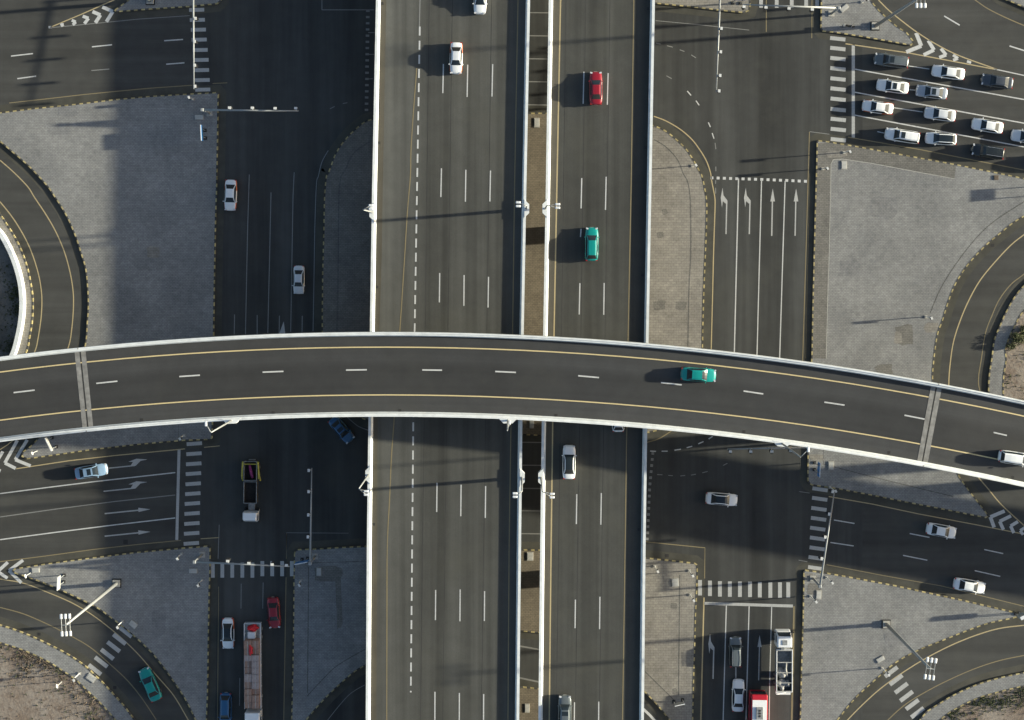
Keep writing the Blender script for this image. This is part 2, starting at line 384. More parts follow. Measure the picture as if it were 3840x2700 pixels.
# median strips seen between the carriageways
island([(1890, 423), (2160, 423), (2160, 1640), (1890, 1628)], 'paving_brown')
island([(1880, 2057), (2130, 2062), (2130, 2382), (1880, 2361)], 'paving_brown')
island([(1870, 2563), (2130, 2592), (2130, 2900), (1870, 2900)], 'paving_brown')
# nose of paving right of the motorway
kf = smooth(P('20', 1100, 1050, 1225, 1083, 1330, 1130, 1430, 1210, 1510, 1290, 1570, 1380, 1620, 1470)+P('21', 1645, 20, 1670, 130, 1687, 250, 1685, 450, 1675, 700, 1665, 950, 1655, 1250, 1650, 1510)+P('22', 1640, 200, 1600, 380, 1480, 530, 1330, 590, 1180, 628, 1050, 640))
island(kf+[(2330, 1620), (2330, 1100)], 'paving_tan')
# big paving triangle, right
kg = smooth(P('31', 2330, 330, 2213, 375, 2120, 430, 2020, 510, 1900, 610, 1790, 720, 1700, 830, 1620, 960, 1560, 1110, 1510, 1270, 1465, 1400, 1435, 1614)+P('32', 1425, 180, 1450, 450, 1520, 750, 1640, 980, 1700, 1075, 1780, 1180, 1850, 1270, 1905, 1345))
islG = P('30', 420, 1222, 435, 1212, 520, 1222, 720, 1255, 1000, 1305, 1300, 1360, 1600, 1415, 1900, 1475, 2213, 1540, 2400, 1582)+kg+P('32', 1880, 1365, 1700, 1330, 1500, 1290, 1200, 1232, 900, 1172, 600, 1115, 380, 1083, 355, 1070, 338, 1040, 340, 760)+P('31', 375, 1500, 380, 1200, 390, 800, 400, 400, 412, 0)+P('30', 418, 1240)
gi = island(islG, 'paving_grey')
sheet(P('30', 428, 1235, 520, 1235, 700, 1262, 1000, 1318, 1300, 1372, 1620, 1432, 1610, 1545, 1350, 1500, 900, 1415, 640, 1376, 560, 1380, 540, 1420)+P('31', 537, 200, 525, 700, 512, 1100, 500, 1600, 377, 1600, 392, 900, 405, 400, 420, 0), 'paving_border', 'paving_band', 0.204, gi)
sheet(P('30', 560, 1378, 640, 1372, 900, 1411, 1350, 1496, 1610, 1543, 1612, 1548, 1350, 1502, 900, 1417, 640, 1378, 565, 1384, 545, 1420)+P('31', 541, 200, 529, 700, 516, 1100, 504, 1600, 498, 1600, 510, 1100, 523, 700, 535, 200)+P('30', 539, 1420), 'cover_pale', 'edging_strip', 0.208, gi)
# outside of the right-hand loop
kh = smooth(P('31', 2400, 790, 2213, 960, 2130, 1060, 2060, 1180, 2000, 1310, 1950, 1440, 1925, 1614)+P('32', 1905, 130, 1900, 280, 1920, 420, 1980, 600, 2100, 800, 2300, 980))
hi = smooth(P('31', 2420, 1010, 2213, 1190, 2130, 1330, 2085, 1420, 2055, 1520, 2060, 1614)+P('32', 2040, 130, 2035, 280, 2055, 420, 2120, 570, 2230, 720, 2400, 860))
island(kh+hi[::-1], 'paving_grey')
sheet(hi+P('32', 2800, 860)+P('31', 2800, 1010), 'dry_earth', 'earth', 0.12, kind='structure')
# lower right wedge
ki = smooth(P('33', 2165, 712, 2120, 732, 1900, 780, 1700, 850, 1500, 930, 1300, 1010, 1100, 1120, 900, 1290, 750, 1430, 600, 1614, 560, 1680))
island(P('33', 303, 330, 318, 312, 490, 335, 800, 390, 1100, 447, 1400, 512, 1700, 577, 2000, 647, 2150, 682)+ki+P('33', 270, 1680, 275, 1500, 285, 1100, 298, 700), 'paving_grey')
kj = smooth(P('33', 2420, 1150, 2213, 1195, 2000, 1240, 1800, 1300, 1600, 1390, 1450, 1480, 1370, 1530))
ji = smooth(P('33', 2420, 1280, 2213, 1320, 2000, 1370, 1800, 1430, 1600, 1530, 1480, 1620, 1380, 1720))
island(kj+P('33', 1310, 1600, 1240, 1720)+ji[::-1], 'paving_grey')
sheet(ji+P('33', 1380, 1900, 2420, 1900), 'dry_earth', 'earth', 0.12, kind='structure')
# lower middle right
island(P('23', 1000, 195, 1170, 208, 1400, 232, 1580, 253, 1603, 270, 1605, 330, 1600, 500, 1590, 700, 1582, 1000, 1572, 1300, 1565, 1614, 1560, 1720, 1420, 1720, 1360, 1614, 1250, 1480, 1140, 1365, 1000, 1225), 'paving_tan')
# top slivers
island(P('00', 1000, 80, 990, 95, 1010, 107, 1300, 85, 1650, 62, 1880, 38, 1915, 8, 1925, -200, 1300, -200, 1110, 0), 'paving_grey')
island(P('20', 1000, 12, 1240, 35, 1500, 60, 1800, 95, 2000, 115, 2050, 95, 2060, 60, 2070, -200, 1000, -200), 'paving_tan')
island(P('30', 455, -300, 455, 0, 450, 250, 470, 275, 570, 285, 800, 320, 1000, 355, 1235, 397, 1262, 365, 1200, 282, 1110, 225, 1040, 165, 960, 90, 900, 20, 780, -300), 'paving_grey')
island(P('30', 1980, -40, 2050, 0, 2213, 70, 2500, 190, 2500, -300, 1700, -300), 'paving_grey')
# ---------------------------------------------------------------- painted markings
def strip(m, pts, wd, z, n=None, mi=0):
    pts = [W(x, y, z) for x, y in pts]
    prev = None
    for i, p in enumerate(pts):
        d = (pts[min(i+1, len(pts)-1)]-pts[max(i-1, 0)]).normalized(); nn = Vector((-d.y, d.x, 0))*(wd/2)
        cur = (p-nn, p+nn)
        if prev: m.quad((*prev[0].xy, z+.01), (*cur[0].xy, z+.01), (*cur[1].xy, z+.01), (*prev[1].xy, z+.01), mi)
        prev = cur
def segs(m, t, wd, z, *uv):
    for i in range(0, len(uv), 4): strip(m, P(t, *uv[i:i+4]), wd, z)
def bars(m, centres, L, wd, ang):
    for c in centres:
        p = W(c[0], c[1], 0); u = Vector((math.cos(R(ang)), math.sin(R(ang)), 0))*L/2; v = Vector((-math.sin(R(ang)), math.cos(R(ang)), 0))*wd/2
        m.quad(*[(q.x, q.y, .012) for q in (p-u-v, p+u-v, p+u+v, p-u+v)])
def dashes(m, pts, period, dash, wd, z, off=0.0):
    pts = [Vector((*p, 0)) for p in pts]; s = -off; 
    L = [(pts[i+1]-pts[i]).length for i in range(len(pts)-1)]; tot = sum(L)
    def at(d):
        for i, l in enumerate(L):
            if d <= l or i == len(L)-1: return tuple(pts[i].lerp(pts[i+1], d/l).xy)
            d -= l
    while s < tot:
        a, b = max(0, s), min(tot, s+dash)
        if b > a: strip(m, [at(a), at(b)], wd, z)
        s += period
wh = MB(); LW = 0.16
segs(wh, '00', .18, 0, 95, 485, 285, 463, 150, 680, 312, 658, 795, 405, 968, 387, 1420, 352, 1582, 341, 1437, 555, 1594, 543)
segs(wh, '30', .2, 0, 1522, 138, 1657, 218, 2088, 397, 2300, 465)
for y0, y1 in ((598, 860), (797, 1065), (995, 1270)): strip(wh, P('30', 750, y0, 2213, y1, 2600, y1+72), .18, 0)
strip(wh, P('30', 1950, 595, 2213, 652, 2600, 735), .16, 0)
segs(wh, '30', .14, 0, 1215, 570, 1395, 597, 1080, 930, 1340, 968, 1222, 775, 1290, 781, 945, 1138, 1015, 1152)
strip(wh, P('21', 1958, 45, 1922, 1545, 1905, 2100), .18, 0); strip(wh, P('21', 2157, 60, 2118, 1560, 2105, 2000), .16, 0); strip(wh, P('31', 148, 65, 102, 1555, 90, 1900), .16, 0)
strip(wh, P('02', 0, 1155, 400, 1103, 800, 1053, 1515, 973), .17, 0); strip(wh, P('02', 0, 1553, 500, 1487, 1000, 1424, 1515, 1365), .17, 0)
segs(wh, '32', .16, 0, 570, 1383, 747, 1413, 1225, 1500, 1395, 1533, 540, 1577, 740, 1607)
segs(wh, '33', .16, 0, 1870, 140, 2033, 175, 1167, 190, 1377, 232, 1787, 322, 2007, 372)
segs(wh, '22', .16, 0, 1195, 787, 1245, 790, 1293, 788, 1345, 788, 1405, 780, 1460, 770, 1510, 758, 1558, 745, 1610, 725, 1655, 705, 1700, 682, 1735, 660)
segs(wh, '20', .16, 0, 1697, 1058, 1715, 1098, 1730, 1150, 1746, 1198, 1515, 787, 1548, 825, 1590, 870, 1618, 910)
strip(wh, P('23', 1853, 620, 1825, 1614, 1820, 1720), .16, 0); strip(wh, P('23', 2050, 630, 2022, 1614), .16, 0); strip(wh, P('33', 32, 630, 15, 1260, 10, 1614), .14, 0)
strip(wh, P('23', 1120, 1505, 1190, 1570, 1230, 1614, 1300, 1700), .4, 0)
wh.build('lane_marking', 'marking_white', road)
wo_ = MB()
segs(wo_, '00', .14, 0, 790, 610, 945, 597); strip(wo_, P('00', 430, 240, 900, 195, 1200, 165, 1640, 135), .1, 0)
segs(wo_, '10', .12, 0, 570, 85, 1020, 85, 570, -200, 570, 85, 970, 282, 1025, 282, 975, 470, 1020, 470, 960, 683, 1010, 680, 640, 940, 680, 920, 750, 895, 790, 888)
strip(wo_, P('10', 330, 1490)+P('11', 320, 200, 300, 1370), .13, 0); strip(wo_, P('11', 130, 165, 118, 700, 102, 1380), .13, 0)
segs(wo_, '11', .14, 0, 10, 1225, 10, 1390, 203, 1230, 200, 1385, 400, 1232, 398, 1370)
strip(wo_, smooth(P('10', 625, 1300, 570, 1400, 540, 1520)+P('11', 522, 100, 508, 500, 500, 1000, 493, 1365)), .12, 0)
strip(wo_, P('01', 2155, 10, 2140, 500, 2122, 1390), .13, 0); segs(wo_, '01', .14, 0, 2028, 1220, 2025, 1392)
segs(wo_, '20', .13, 0, 1340, 395, 1390, 408, 1450, 430, 1490, 445, 1550, 475, 1590, 500, 1335, 655, 1380, 680, 1245, 375, 1285, 380, 1755, 1235, 1762, 1290, 1762, 1440, 1762, 1480)
segs(wo_, '21', .13, 0, 1760, 60, 1760, 90, 1760, 125, 1760, 175)
strip(wo_, P('20', 1240, 178, 1600, 212, 2050, 260), .1, 0)
strip(wo_, P('02', 0, 1357, 500, 1286, 1000, 1222, 1515, 1167), .15, 0)
segs(wo_, '22', .12, 0, 1255, 990, 1300, 992, 1350, 997, 1390, 1000, 1455, 1002, 1497, 998, 1547, 995, 1590, 987, 1645, 975, 1692, 963, 1825, 912, 1862, 892)
segs(wo_, '03', .12, 0, 2085, 435, 2083, 650, 2073, 1250, 2070, 1490); segs(wo_, '13', .12, 0, 62, 425, 58, 650)
segs(wo_, '12', .08, 0, 265, 1490, 265, 1700, 265, 1493, 800, 1497); strip(wo_, smooth(P('12', 790, 495, 880, 570, 970, 607)), .12, 0)
strip(wo_, smooth(P('13', 940, 1310, 800, 1400, 630, 1600, 560, 1700)), .1, 0)
for v in (-90, 108, 308, 507, 705, 905): segs(wo_, '20', .16, 0, 60, v, 420, v+4)
for v in (710, 908, 1108, 1302, 1500): segs(wo_, '22', .16, 0, 0, v, 350, v+4)
segs(wo_, '23', .25, 0, 0, 962, 330, 1022, 0, 1235, 330, 1305)
segs(wo_, '32', .1, 0, 270, 1137, 360, 1150); segs(wo_, '33', .1, 0, 265, 232, 340, 245)
segs(wo_, '30', .1, 0, 360, 1138, 530, 1160); strip(wo_, P('03', 1895, -75, 1890, 80, 1885, 220), .1, 0)
dashes(wo_, P('10', 967, 85, 955, 970), 23.2, 8, .55, 0)
dashes(wo_, P('22', 1218, 795, 1190, 1100, 1172, 1500)+P('23', 1168, 70), 23, 10, .42, 0)
wo_.build('worn_marking', 'marking_worn', road)
dt = MB(); dashes(dt, P('20', 1715, 1537, 2213, 1553)+P('30', 340, 1568), 23.4, 11, .42, 0); dt.build('dotted_stop_line', 'marking_white', road)
ye = MB()
strip(ye, smooth(P('30', 955, 0, 1040, 85, 1150, 175, 1290, 280, 1450, 380, 1650, 480, 1980, 600)), .17, 0)
strip(ye, P('30', 670, 378, 1200, 455, 1600, 530, 1950, 597), .17, 0)
strip(ye, smooth(P('31', 2330, 440, 2213, 530, 2100, 620, 1950, 780, 1830, 930, 1740, 1090, 1670, 1250, 1610, 1430, 1580, 1600)+P('32', 1563, 210, 1580, 500, 1660, 800, 1820, 1015, 1900, 1110, 1990, 1220, 2080, 1310, 2213, 1430)), .17, 0)
strip(ye, smooth(P('33', 2400, 780, 2213, 795, 2000, 822, 1800, 880, 1600, 960, 1400, 1060, 1200, 1180, 1000, 1320, 850, 1450, 700, 1600, 620, 1700)), .17, 0)
strip(ye, smooth(P('00', 0, 1385, 120, 1490, 240, 1614)+P('01', 300, 210, 400, 360, 480, 500, 550, 660, 600, 830, 630, 1000, 635, 1150, 620, 1350, 590, 1505, 500, 1700)), .17, 0)
strip(ye, smooth(P('01', 0, 245, 100, 370, 190, 510, 260, 650, 310, 790, 345, 930, 362, 1080, 355, 1250, 325, 1450, 305, 1530, 240, 1700)), .17, 0)
strip(ye, smooth(P('20', 1225, 1005, 1330, 1045, 1450, 1115, 1550, 1200, 1620, 1290, 1680, 1390, 1715, 1490)+P('21', 1725, 60, 1752, 200, 1755, 300, 1745, 600, 1735, 1000, 1722, 1520)), .17, 0)
strip(ye, P('23', 1660, 555, 1632, 1614, 1628, 1720), .2, 0)
strip(ye, smooth(P('03', 0, 395, 200, 430, 400, 505, 600, 590, 760, 680, 900, 780, 1050, 905, 1200, 1050, 1350, 1225, 1500, 1400, 1620, 1600, 1680, 1700)), .15, 0)
strip(ye, P('02', 140, 940, 600, 870, 1000, 825, 1600, 768), .15, 0); segs(ye, '02', .12, 0, 1765, 755, 1900, 742, 1735, 1545, 1895, 1535)
strip(ye, smooth(P('02', -120, 860, 0, 775, 100, 705, 330, 500)), .15, 0)
strip(ye, P('32', 525, 1180, 900, 1245, 1300, 1330, 1700, 1405, 2213, 1505, 2400, 1545), .15, 0)
strip(ye, P('00', 435, 236, 700, 125, 985, 0, 1200, -100), .16, 0)
ye.build('edge_line', 'marking_yellow', road)
yw = MB()
strip(yw, P('00', 80, 890, 400, 855, 700, 820, 1000, 790, 1300, 762, 1665, 737), .14, 0); segs(yw, '00', .12, 0, 1838, 722, 1965, 716)
strip(yw, P('20', 2198, -80, 2198, 275), .14, 0); strip(yw, P('30', 381, -80, 378, 330), .14, 0)
strip(yw, P('30', 690, 1185, 1300, 1290, 2213, 1470, 2400, 1510), .14, 0); strip(yw, smooth(P('30', 1700, -60, 1790, 0, 1900, 75, 2050, 150, 2213, 220, 2400, 290)), .16, 0)
strip(yw, P('30', 358, 1140, 345, 1614)+P('31', 300, 1600, 290, 1900), .14, 0); strip(yw, P('31', 360, 0, 325, 1600), .1, 0)
strip(yw, smooth(P('31', 2330, 750, 2213, 870, 2100, 960, 2000, 1090, 1940, 1220, 1880, 1380, 1845, 1600)+P('32', 1820, 150, 1830, 260, 1900, 500)), .15, 0)
strip(yw, P('33', 505, 270, 1000, 365, 1500, 455, 2213, 630, 2400, 680), .13, 0)
strip(yw, smooth(P('33', 2400, 1020, 2213, 1055, 2000, 1100, 1800, 1165, 1600, 1250, 1400, 1350, 1200, 1470, 1050, 1600, 960, 1700)), .15, 0)
strip(yw, P('23', 1000, 55, 1175, 75, 1668, 125, 1665, 390), .15, 0); strip(yw, smooth(P('22', 1100, 735, 1175, 710, 1270, 680, 1380, 612)), .15, 0)
strip(yw, P('03', 0, 245, 400, 195, 800, 140, 1200, 95, 1565, 60), .14, 0)
strip(yw, smooth(P('03', -200, 590, 0, 640, 200, 695, 400, 780, 600, 880, 780, 985, 950, 1130, 1100, 1270, 1230, 1430, 1350, 1610)), .15, 0)
strip(yw, P('13', 260, 380, 252, 900, 240, 1614, 238, 1720), .14, 0); strip(yw, P('03', 1890, 460, 1880, 1614, 1878, 1720), .1, 0)
strip(yw, P('33', 225, 630, 205, 1614), .25, 0); segs(yw, '13', .1, 0, 265, 0, 262, 220)
yw.build('worn_edge_line', 'marking_yellow_worn', road)
cw = MB()
cA = [(1700, 85), (1706, 172), (1715, 257), (1722, 343), (1730, 432), (1738, 518), (1742, 606), (1748, 692), (1753, 775)]
bars(cw, [T('00', *c) for c in cA], 2.35, .58, 1)
bars(cw, [T('30', 603+(i*0.5), v) for i, v in enumerate((335, 420, 507, 595, 683, 770, 858, 948, 1033, 1120, 1208))], 2.4, .6, -6)
bars(cw, [T('02', *c) for c in ((1680, 723), (1677, 810), (1675, 897), (1672, 982), (1670, 1070), (1667, 1155), (1663, 1240), (1661, 1326), (1659, 1413), (1657, 1498), (1654, 1585))], 2.4, .58, 4)
bars(cw, [T('32', *c) for c in ((450, 1118), (447, 1200), (440, 1287), (437, 1373), (430, 1458), (428, 1543))]+[T('33', *c) for c in ((425, 130), (416, 213), (412, 300))], 2.4, .58, -8)
bars(cw, [T('33', *c) for c in ((1065, 1197), (1107, 1267), (1152, 1338), (1197, 1408), (1247, 1480), (1292, 1550))], 2.45, .66, 37)
bars(cw, [T('03', *c) for c in ((1085, 852), (1033, 915), (982, 980), (928, 1045), (875, 1112), (820, 1178))], 2.45, .66, -38)
bars(cw, [T('03', u, 318) for u in (1840, 1922, 2008, 2095, 2182)]+[T('13', u, 305) for u in (55, 140, 226, 310)], 2.35, .58, 90)
bars(cw, [T('23', *c) for c in ((1625, 470), (1711, 475), (1797, 480), (1883, 482), (1970, 483), (2057, 484), (2142, 487))]+[T('33', u, 490) for u in (20, 103, 175)], 2.4, .6, 90)
bars(cw, [T('30', u, 2) for u in (-60, 75, 205, 330, 425)], 2.35, .58, 90)
cw.build('crosswalk', 'marking_crosswalk', road)
sl = MB()
strip(sl, P('30', 737, 385, 737, 1190), .5, 0); strip(sl, P('02', 1548, 775, 1528, 1555), .45, 0); strip(sl, P('23', 1660, 605, 2213, 622)+P('33', 215, 628), .45, 0)
sl.build('stop_line', 'marking_crosswalk', road)
ch = MB()
def chev(t, wd, *uv):
    pts = P(t, *uv); strip(ch, pts[:2], wd, 0); strip(ch, pts[1:], wd, 0.003)
chev('00', .55, 885, 60, 975, 100, 920, 188); chev('00', .55, 800, 100, 868, 130, 825, 197); chev('00', .5, 715, 140, 765, 158, 730, 205); chev('00', .45, 620, 175, 655, 190, 630, 215); chev('00', .4, 520, 208, 550, 212, 528, 225); segs(ch, '00', .35, 0, 420, 235, 450, 235)
chev('30', .6, 1280, 285, 1325, 397, 1195, 450); chev('30', .55, 1385, 350, 1435, 432, 1345, 475); chev('30', .5, 1495, 420, 1540, 475, 1480, 497); chev('30', .45, 1600, 475, 1642, 505, 1600, 520); segs(ch, '30', .4, 0, 1720, 530, 1755, 542)
chev('02', .5, 235, 690, 132, 862, 265, 915); chev('02', .5, 150, 695, 42, 890, 135, 937); chev('02', .5, 25, 790, -60, 930, 5, 960)
chev('32', .55, 2045, 1305, 1922, 1357, 1955, 1447); chev('32', .52, 2100, 1347, 2003, 1395, 2035, 1467); chev('32', .5, 2160, 1397, 2097, 1435, 2125, 1495); chev('32', .45, 2225, 1445, 2180, 1475, 2205, 1510)
chev('03', .5, 200, 232, 78, 322, 185, 428); chev('03', .5, 68, 250, -20, 330, 65, 388); chev('03', .45, -60, 270, -120, 330, -50, 370)
ch.build('chevron_marking', 'marking_white', road)
ar = MB()
def arrowpoly(t, *uv): ar.poly([W(x, y, 0)+Vector((0, 0, .012)) for x, y in P(t, *uv)])
for dx in (0, 201):
    arrowpoly('21', 1820+dx, 125, 1804+dx, 212, 1815+dx, 295, 1822+dx, 240, 1848+dx, 262, 1862+dx, 258, 1862+dx, 235, 1828+dx, 190)
    strip(ar, P('21', 1856+dx, 250, 1850+dx, 525), .2, 0)
for dx in (0, 202): arrowpoly('31', 20+dx, 243, 41+dx, 132, 60+dx, 243); strip(ar, P('31', 38+dx, 243, 32+dx, 540), .2, 0)
arrowpoly('23', 1712, 870, 1697, 955, 1706, 1040, 1714, 990, 1738, 1012, 1750, 1008, 1750, 985, 1720, 935); strip(ar, P('23', 1744, 1000, 1738, 1258), .2, 0)
arrowpoly('23', 2122, 982, 2140, 880, 2158, 982); strip(ar, P('23', 2139, 982, 2132, 1270), .16, 0); strip(ar, P('23', 1935, 1155, 1935, 1255), .18, 0)
for dy in (0, 195):
    arrowpoly('02', 1275, 860+dy, 1180, 853+dy, 1110, 880+dy, 1150, 881+dy, 1130, 912+dy, 1172, 915+dy, 1215, 872+dy); strip(ar, P('02', 895, 940+dy, 1165, 912+dy), .18, 0)
    arrowpoly('02', 1195, 1277+dy, 1300, 1290+dy, 1198, 1314+dy); strip(ar, P('02', 905, 1328+dy, 1200, 1298+dy), .2, 0)
arrowpoly('11', 240, 1280, 195, 1400, 255, 1400)
ar.build('arrow_marking', 'marking_crosswalk', road)
# walk edgings, relaid patches and stained blocks in the paving
pe = MB()
strip(pe, smooth(P('20', 1225, 1205, 1330, 1270, 1430, 1380, 1480, 1500)+P('21', 1520, 80, 1542, 250, 1545, 700, 1530, 1000, 1520, 1500)), .16, .195)
strip(pe, smooth(P('10', 1000, 1215, 890, 1285, 820, 1360, 775, 1460)+P('11', 730, 50, 715, 300, 710, 800, 700, 1370)), .2, .195)
strip(pe, smooth(P('13', 945, 1000, 700, 1145, 560, 1280, 440, 1410)), .14, .195); strip(pe, P('13', 455, 290, 445, 1380), .14, .195); strip(pe, P('13', 335, 262, 945, 240), .1, .195)
strip(pe, P('23', 1450, 360, 1440, 1400), .16, .195); strip(pe, P('23', 1150, 1195, 1410, 1450), .14, .195)
strip(pe, smooth(P('31', 2213, 245, 1960, 410, 1790, 570, 1620, 790, 1490, 1000, 1400, 1210)), .16, .195)
strip(pe, P('33', 350, 640, 480, 440), .1, .195); strip(pe, P('02', 1545, 560, 1545, 680), .1, .195); strip(pe, P('32', 480, 640, 480, 900, 900, 1010, 1600, 1180), .12, .195)
pe.build('edging_line', 'paving_dark', gi)
rr_ = random.Random(5); pm = [MB(), MB(), MB()]
for (t, u, v, du, dv, k_, an_) in (('31', 1180, 1400, 150, 190, 0, 5), ('31', 1410, 1330, 130, 90, 1, 8), ('31', 1120, 1420, 70, 120, 1, 0), ('31', 700, 820, 200, 160, 2, 0), ('31', 1000, 300, 260, 200, 2, 0), ('11', 770, 1110, 90, 140, 0, 0), ('11', 835, 1050, 60, 45, 0, 0),
        ('11', 840, 580, 60, 50, 0, 0), ('11', 930, 170, 90, 80, 0, 0), ('21', 1275, 1140, 110, 90, 0, 3), ('21', 1460, 1140, 110, 85, 0, -4), ('21', 1320, 330, 50, 60, 0, 20), ('21', 1280, 530, 60, 60, 0, 10), ('21', 1580, 1060, 70, 60, 1, 0),
        ('23', 1400, 625, 60, 60, 0, 0), ('23', 1405, 1360, 50, 50, 0, 10), ('00', 520, 1110, 230, 120, 2, 0), ('00', 600, 960, 190, 110, 2, 0), ('01', 1330, 680, 120, 110, 1, 0), ('01', 1480, 960, 180, 130, 2, 0), ('01', 200, 930, 90, 80, 0, 0), ('03', 1380, 780, 130, 260, 2, 0),
        ('13', 620, 350, 260, 150, 0, 0), ('13', 720, 620, 60, 500, 0, 2), ('33', 390, 480, 110, 110, 0, 0), ('33', 350, 380, 80, 80, 1, 0), ('32', 420, 840, 130, 60, 1, 0), ('32', 1000, 90, 160, 120, 0, 10), ('30', 600, 1330, 200, 60, 1, 5), ('03', 300, 320, 60, 40, 1, 0), ('33', 1100, 900, 180, 160, 2, 20)):
    p = W(*T(t, u, v), 0); ww, hh_ = du/TS/24, dv/TS/24; q = []
    for i_ in range(10):                 # ragged outline, following whole blocks
        a_ = i_/10*6.283; x_, y_ = max(-.5, min(.5, .72*math.cos(a_)))*ww, max(-.5, min(.5, .72*math.sin(a_)))*hh_
        x_ *= rr_.uniform(.75, 1.05); y_ *= rr_.uniform(.75, 1.05); ca, sa = math.cos(R(an_)), math.sin(R(an_)); q.append((p.x+x_*ca-y_*sa, p.y+x_*sa+y_*ca, .2028+.0004*len(pm[0].f+pm[1].f+pm[2].f)))
    pm[k_].poly(q)
pm[0].build('stained_patch', 'paving_border', gi); pm[1].build('relaid_patch', 'paving_tan', gi); pm[2].build('relaid_patch', 'paving_relaid', gi)
# ---------------------------------------------------------------- elevated carriageways
Z1 = 8.5; Z2 = 15.8
def interp(tab, y):
    for i in range(len(tab)-1):
        if y <= tab[i+1][1] or i == len(tab)-2:
            a, b = tab[i], tab[i+1]; t = (y-a[1])/(b[1]-a[1]); return a[0]+(b[0]-a[0])*t
YS = [-3500, -1500, -400, 0, 350, 700, 1000, 1245, 1567, 1800, 2050, 2400, 2700, 3200, 4200, 6200]
def motorway(label, left, right, marks, group, PH=0.64):
    root = empty('motorway_bridge', (0, 0, 0)); tag(root, label, 'bridge', group)
    d = MB(); top = MB(); rs = []; zt = Z1+PH
    Lp, Rp, tp = [], [], []
    for y in YS:
        a = W(interp(left, y), y, zt); b = W(interp(right, y), y, zt); yy = a.y
        Lp.append((a.x, yy)); Rp.append((b.x, yy))
        rs.append([(a.x, yy, Z1-.02), (b.x, yy, Z1-.02), (b.x, yy, Z1-.4), (b.x-2.2, yy, Z1-1.0), (b.x-3.2, yy, Z1-1.75), (a.x+3.2, yy, Z1-1.75), (a.x+2.2, yy, Z1-1.0), (a.x, yy, Z1-.4)])
        tp.append(((a.x+.5, yy, Z1), (b.x-.5, yy, Z1)))
    d.rings(rs); d.build('deck', 'concrete', root)
    for i in range(len(tp)-1): top.quad(tp[i][0], tp[i][1], tp[i+1][1], tp[i+1][0])
    surf = top.build('carriageway', 'asphalt_motorway', root)
    for pts, s in ((Lp, 1), (Rp, -1)):
        q = MB(); q.rings([[(x, y, Z1-.45), (x, y, zt), (x+s*.40, y, zt), (x+s*.50, y, Z1+.25), (x+s*.64, y, Z1+.002), (x+s*.64, y, Z1-.1)] for x, y in pts])
        q.build('parapet', 'parapet_white', root)
    for yp in (-300, 867, 2155, 3350):
        yw_ = W(0, yp, 0).y
        ax = sum(W(interp(left, min(max(yp, 0), 2700)), 0, zt).x+W(interp(right, min(max(yp, 0), 2700)), 0, zt).x for _ in (0,))/2
        for dx in (-4.2, 4.2):
            c = MB(); c.box((ax+dx, yw_, 3.4), (1.9, 1.9, 6.8)); bevel(c.build('pier', 'concrete', root), .15)
        c = MB(); c.box((ax, yw_, 6.55), (12, 2.1, 1.0)); c.build('pier_cap', 'concrete', root)
    for mname, mat, fn in marks:
        m = MB(); fn(m); m.build(mname, mat, surf)
    return root, surf
Lleft = [(1410, 0), (1395.5, 700), (1387, 1245), (1381.7, 1567), (1375.6, 2050), (1371.5, 2700)]
Lright = [(1988, 0), (1974, 700), (1964, 1255), (1959, 1578), (1954, 2050), (1947, 2700)]
Rleft = [(2058, 0), (2047, 700), (2037, 1258), (2032, 1578), (2026, 2050), (2019, 2700)]
Rright = [(2456, 0), (2443, 700), (2432, 1290), (2427, 1608), (2421, 2050), (2414.5, 2700)]
def lm_white(m):
    for t, uv in (('10', (1620, 553, 1615, 805, 1830, 560, 1825, 838, 2046, 555, 2040, 835)), ('11', (1588, 862, 1585, 1115, 1799, 880, 1797, 1145, 2010, 895, 2006, 1160)),
                  ('12', (1565, 1062, 1562, 1313, 1773, 1078, 1770, 1350, 1985, 1090, 1982, 1365)), ('13', (1553, 490, 1551, 750, 1765, 485, 1763, 760, 1976, 500, 1974, 757, 1547, 1370, 1546, 1620, 1758, 1380, 1757, 1640, 1968, 1390, 1967, 1650))):
        segs(m, t, .17, Z1, *uv)
    for a, b in (((1603, 1455), (1598, 205)), ((1814, 1468), (1810, 245)), ((2027, 1475), (2022, 243))): strip(m, [T('10', *a), T('11', *b)], .17, Z1)
def lm_dash(m): dashes(m, P('10', 1416, 230)+P('11', 1371, 1370)+P('12', 1360, 500)+P('13', 1338, 1375), 53.0, 33.5, .24, Z1)
def lm_yel(m):
    strip(m, smooth(P('10', 1390, 590, 1360, 980, 1340, 1300)+P('11', 1335, 20, 1310, 320, 1285, 720, 1262, 1080, 1243, 1365)+P('12', 1195, 500, 1172, 820, 1155, 1200, 1135, 1614)+P('13', 1132, 700, 1130, 1700)), .16, Z1)
    strip(m, P('20', 55, -200, 52, 0, 22, 1614)+P('21', 5, 1395)+P('12', 2203, 620, 2188, 1614)+P('13', 2178, 1614, 2176, 1900), .15, Z1)
def lm_worn(m): strip(m, P('10', 1423, -200, 1412, 230), .15, Z1)
def lm_seam(m):
    for u0, u1 in ((1700, 1612), (2040, 1945), (1500, 1420)): strip(m, P('10', u0, -200)+P('13', u1, 1800), .09, Z1-.006)
def rm_seam(m):
    for u0, u1 in ((640, 545), (850, 752), (470, 380)): strip(m, P('20', u0, -200)+P('23', u1, 1800), .08, Z1-.006)
def lm_dust(m): strip(m, P('10', 1110, -300, 1075, 1614)+P('11', 1065, 700, 1045, 1365)+P('12', 1030, 500, 1025, 1614)+P('13', 1018, 1614, 1015, 1900), .75, Z1-.004)
